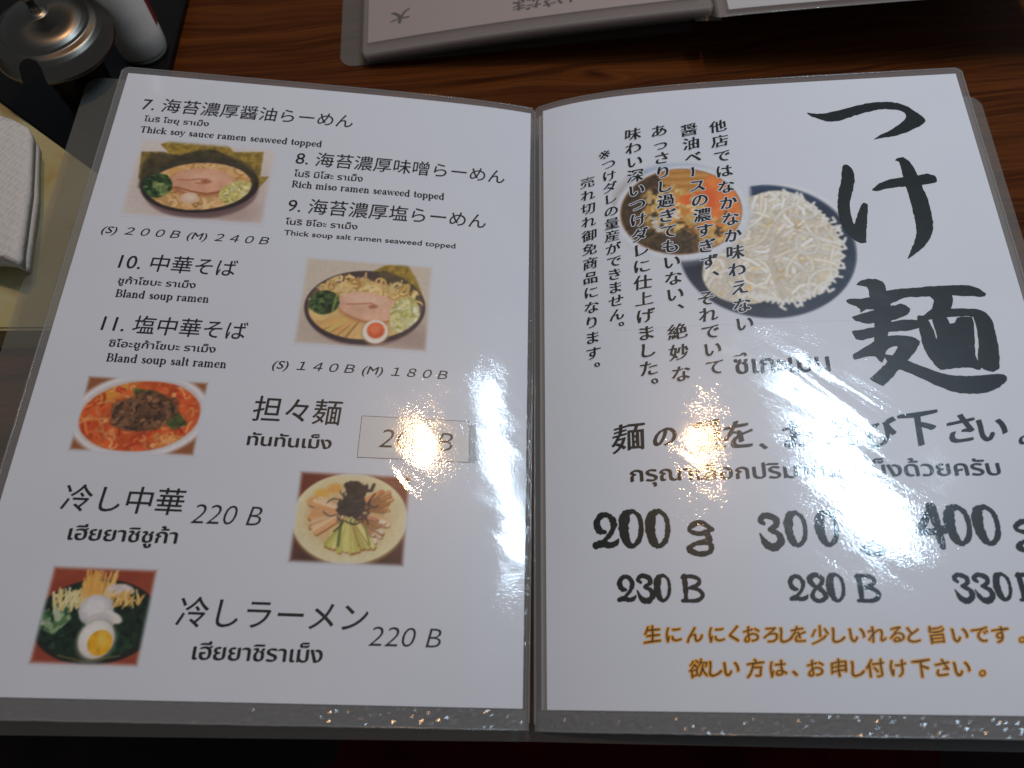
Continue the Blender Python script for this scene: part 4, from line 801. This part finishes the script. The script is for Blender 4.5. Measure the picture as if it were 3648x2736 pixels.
# ------------------------------------------------------------------ things at the upper left
def prism(bm, pts, z0, z1, bev=0.0):
    f = bm.faces.new([bm.verts.new((x * MM, y * MM, z0 * MM)) for x, y in pts]); f.normal_update()
    if f.normal.z < 0: f.normal_flip()
    r = bmesh.ops.extrude_face_region(bm, geom=[f]); vs_ = [g for g in r['geom'] if isinstance(g, bmesh.types.BMVert)]
    for v in vs_: v.co.z = z1 * MM
    bmesh.ops.recalc_face_normals(bm, faces=bm.faces[:])
    if bev: bmesh.ops.bevel(bm, geom=[e for e in bm.edges if abs(e.verts[0].co.z - e.verts[1].co.z) < 1e-6 and e.verts[0].co.z > (z0 + z1) / 2 * MM], offset=bev * MM, segments=3, affect='EDGES')
def lathe(bm, prof, cx, cy, n=64):
    rings = []
    for r, z in prof:
        rings.append([bm.verts.new(((cx + r * math.cos(2 * math.pi * i / n)) * MM, (cy + r * math.sin(2 * math.pi * i / n)) * MM, z * MM)) for i in range(n)] if r > 1e-6 else [bm.verts.new((cx * MM, cy * MM, z * MM))])
    for a, b in zip(rings, rings[1:]):
        for i in range(n):
            j = (i + 1) % n
            if len(a) == 1 and len(b) == 1: continue
            if len(a) == 1: bm.faces.new((a[0], b[j], b[i]))
            elif len(b) == 1: bm.faces.new((a[i], a[j], b[0]))
            else: bm.faces.new((a[i], a[j], b[j], b[i]))
    bmesh.ops.recalc_face_normals(bm, faces=bm.faces[:])

tray = empty('condiment_tray', (-0.25, 0.35, -0.012)); tag(tray, 'flat black lacquered tray under the metal lidded pot and white bottle', 'tray')
TP = [(-345, 344), (-264.7, 284.5), (-226, 256.5), (-214.5, 300), (-216.2, 400), (-222, 470), (-345, 470)]
bm = bmesh.new(); prism(bm, TP, -11.9, -8.0, 0.6); link('base', from_bm(bm), M_BLACK, tray, False)
bm = bmesh.new(); prism(bm, [(-216.2, 300), (-214.0, 300), (-215.6, 470), (-217.8, 470)], -8.0, -5.5, 0.5); link('rim', from_bm(bm), M_BLACK, tray, False)

PC = (-254.0, 319.5)
pot = empty('sauce_pot', (PC[0] * MM, PC[1] * MM, -0.008)); tag(pot, 'small dark sauce pot with a domed stainless steel lid and knob', 'sauce pot')
bm = bmesh.new(); lathe(bm, [(0, -7.9), (13, -7.9), (14.5, -6), (15, 10), (14, 30), (14, 33.5), (0, 33.5)], *PC); link('body', from_bm(bm), M_DARKPOT, pot)
prof_ = [(30.2, 32.0), (30.6, 33.0), (30.2, 34.2), (29.0, 36.5), (27.2, 39.5), (25.0, 41.5), (22.6, 42.6), (22.0, 42.9), (21.4, 43.8), (19.5, 45.4), (16, 47.2), (11, 48.6), (6, 49.2), (4.6, 49.6), (4.0, 50.6), (0, 50.8)]
prof = []
for (r0, z0), (r1, z1) in zip(prof_, prof_[1:]):
    m = max(1, int(math.hypot(r1 - r0, z1 - z0) / 0.45)) if r0 > 20 else 1
    for i in range(m): prof.append((r0 + (r1 - r0) * i / m, z0 + (z1 - z0) * i / m))
prof.append(prof_[-1])
bm = bmesh.new(); lathe(bm, prof, *PC, n=300)
# spoon notch in the rim, towards the viewer
na = math.atan2(278 - PC[1], -256.5 - PC[0])
kill = []
for f in bm.faces:
    c = f.calc_center_median(); dx, dy = c.x / MM - PC[0], c.y / MM - PC[1]; r = math.hypot(dx, dy); a = (math.atan2(dy, dx) - na + math.pi) % (2 * math.pi) - math.pi
    if r > 20 and ((a * r / 6.4) ** 2 + ((30.5 - r) / 6.8) ** 2) < 1: kill.append(f)
bmesh.ops.delete(bm, geom=kill, context='FACES')
me = slab(from_bm(bm), -0.0007); lid = link('lid', me, M_STEEL, pot)
bm = bmesh.new(); lathe(bm, [(3.6, 50.0), (2.4, 51), (2.0, 54), (2.0, 57.5), (2.6, 58.2), (2.0, 59), (1.9, 66), (2.8, 67.5), (6.0, 69.5), (7.5, 73), (6.0, 77), (0, 79)], *PC, n=40); link('knob', from_bm(bm), M_STEEL, lid)

BC = (-232.0, 357.0)
bot = empty('seasoning_bottle', (BC[0] * MM, BC[1] * MM, -0.008)); tag(bot, 'white seasoning bottle with a red printed label beside the steel lid', 'bottle')
bm = bmesh.new(); lathe(bm, [(0, -4.5), (12.6, -4.5), (13.6, -3), (14.0, 10), (14.0, 95), (12, 104), (8, 108), (0, 108)], *BC); link('body', from_bm(bm), M_WHITE, bot)
bm = bmesh.new(); lathe(bm, [(0, -7.9), (11.5, -7.9), (13.0, -6.8), (13.2, -4.7), (0, -4.7)], *BC); link('foot', from_bm(bm), M_GLASS, bot)
bm = bmesh.new(); n = 26; ring = []
for i in range(n + 1):
    a = math.radians(2 + 150 * i / n)
    ring.append([bm.verts.new(((BC[0] + 14.25 * math.cos(a)) * MM, (BC[1] + 14.25 * math.sin(a)) * MM, z * MM)) for z in (10, 92)])
for p, q in zip(ring, ring[1:]): bm.faces.new((p[0], q[0], q[1], p[1]))
link('label', from_bm(bm), M_RED, bot)

ybox = empty('napkin_box', (-0.27, 0.22, -0.012)); tag(ybox, 'yellow plastic box lid under the white napkins at the left edge', 'box')
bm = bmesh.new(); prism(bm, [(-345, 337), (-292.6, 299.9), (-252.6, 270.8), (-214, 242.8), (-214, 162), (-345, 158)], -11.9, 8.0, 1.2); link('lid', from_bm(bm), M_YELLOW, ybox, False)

# folded napkins
nk = empty('napkin_stack', (-0.27, 0.23, 0.008)); tag(nk, 'folded white embossed paper napkins lying on the yellow box', 'napkins')
NP = [(-320, 270), (-290, 273), (-275.8, 271.5), (-266.5, 269), (-256.7, 264.2), (-254.7, 261.1), (-250.5, 244.3), (-246.3, 227.2), (-242, 202.7), (-239.4, 186.4), (-247, 189.6), (-254, 190.4), (-290, 188), (-320, 189)]
for k in range(2):
    bm = bmesh.new()
    f = bm.faces.new([bm.verts.new((x - 0.8 * k * (x > -300), y + (0.7 * k if y < 230 else -0.7 * k), 0)) for x, y in NP]); f.normal_update()
    if f.normal.z < 0: f.normal_flip()
    for ax, pts in (((1, 0, 0), range(-316, -238, 4)), ((0, 1, 0), range(190, 272, 4))):
        for c in pts: bmesh.ops.bisect_plane(bm, geom=bm.verts[:] + bm.edges[:] + bm.faces[:], plane_co=(c * ax[0], c * ax[1], 0), plane_no=ax, dist=1e-5)
    for v in bm.verts:
        x, y = v.co.x, v.co.y
        z = 22 - 7.0 * k + 0.8 * math.sin(x * 0.11 + y * 0.05) - 3.0 * max(0, (y - 262) / 10) ** 2 * (1 - k * 0.2) * 0.3 - 1.5 * (1 - k * 0.2) * max(0, (194 - y) / 8) ** 2
        v.co = (x * MM, y * MM, z * MM)
    me = slab(from_bm(bm), -0.0066); link('napkin', me, M_NAPKIN, nk)
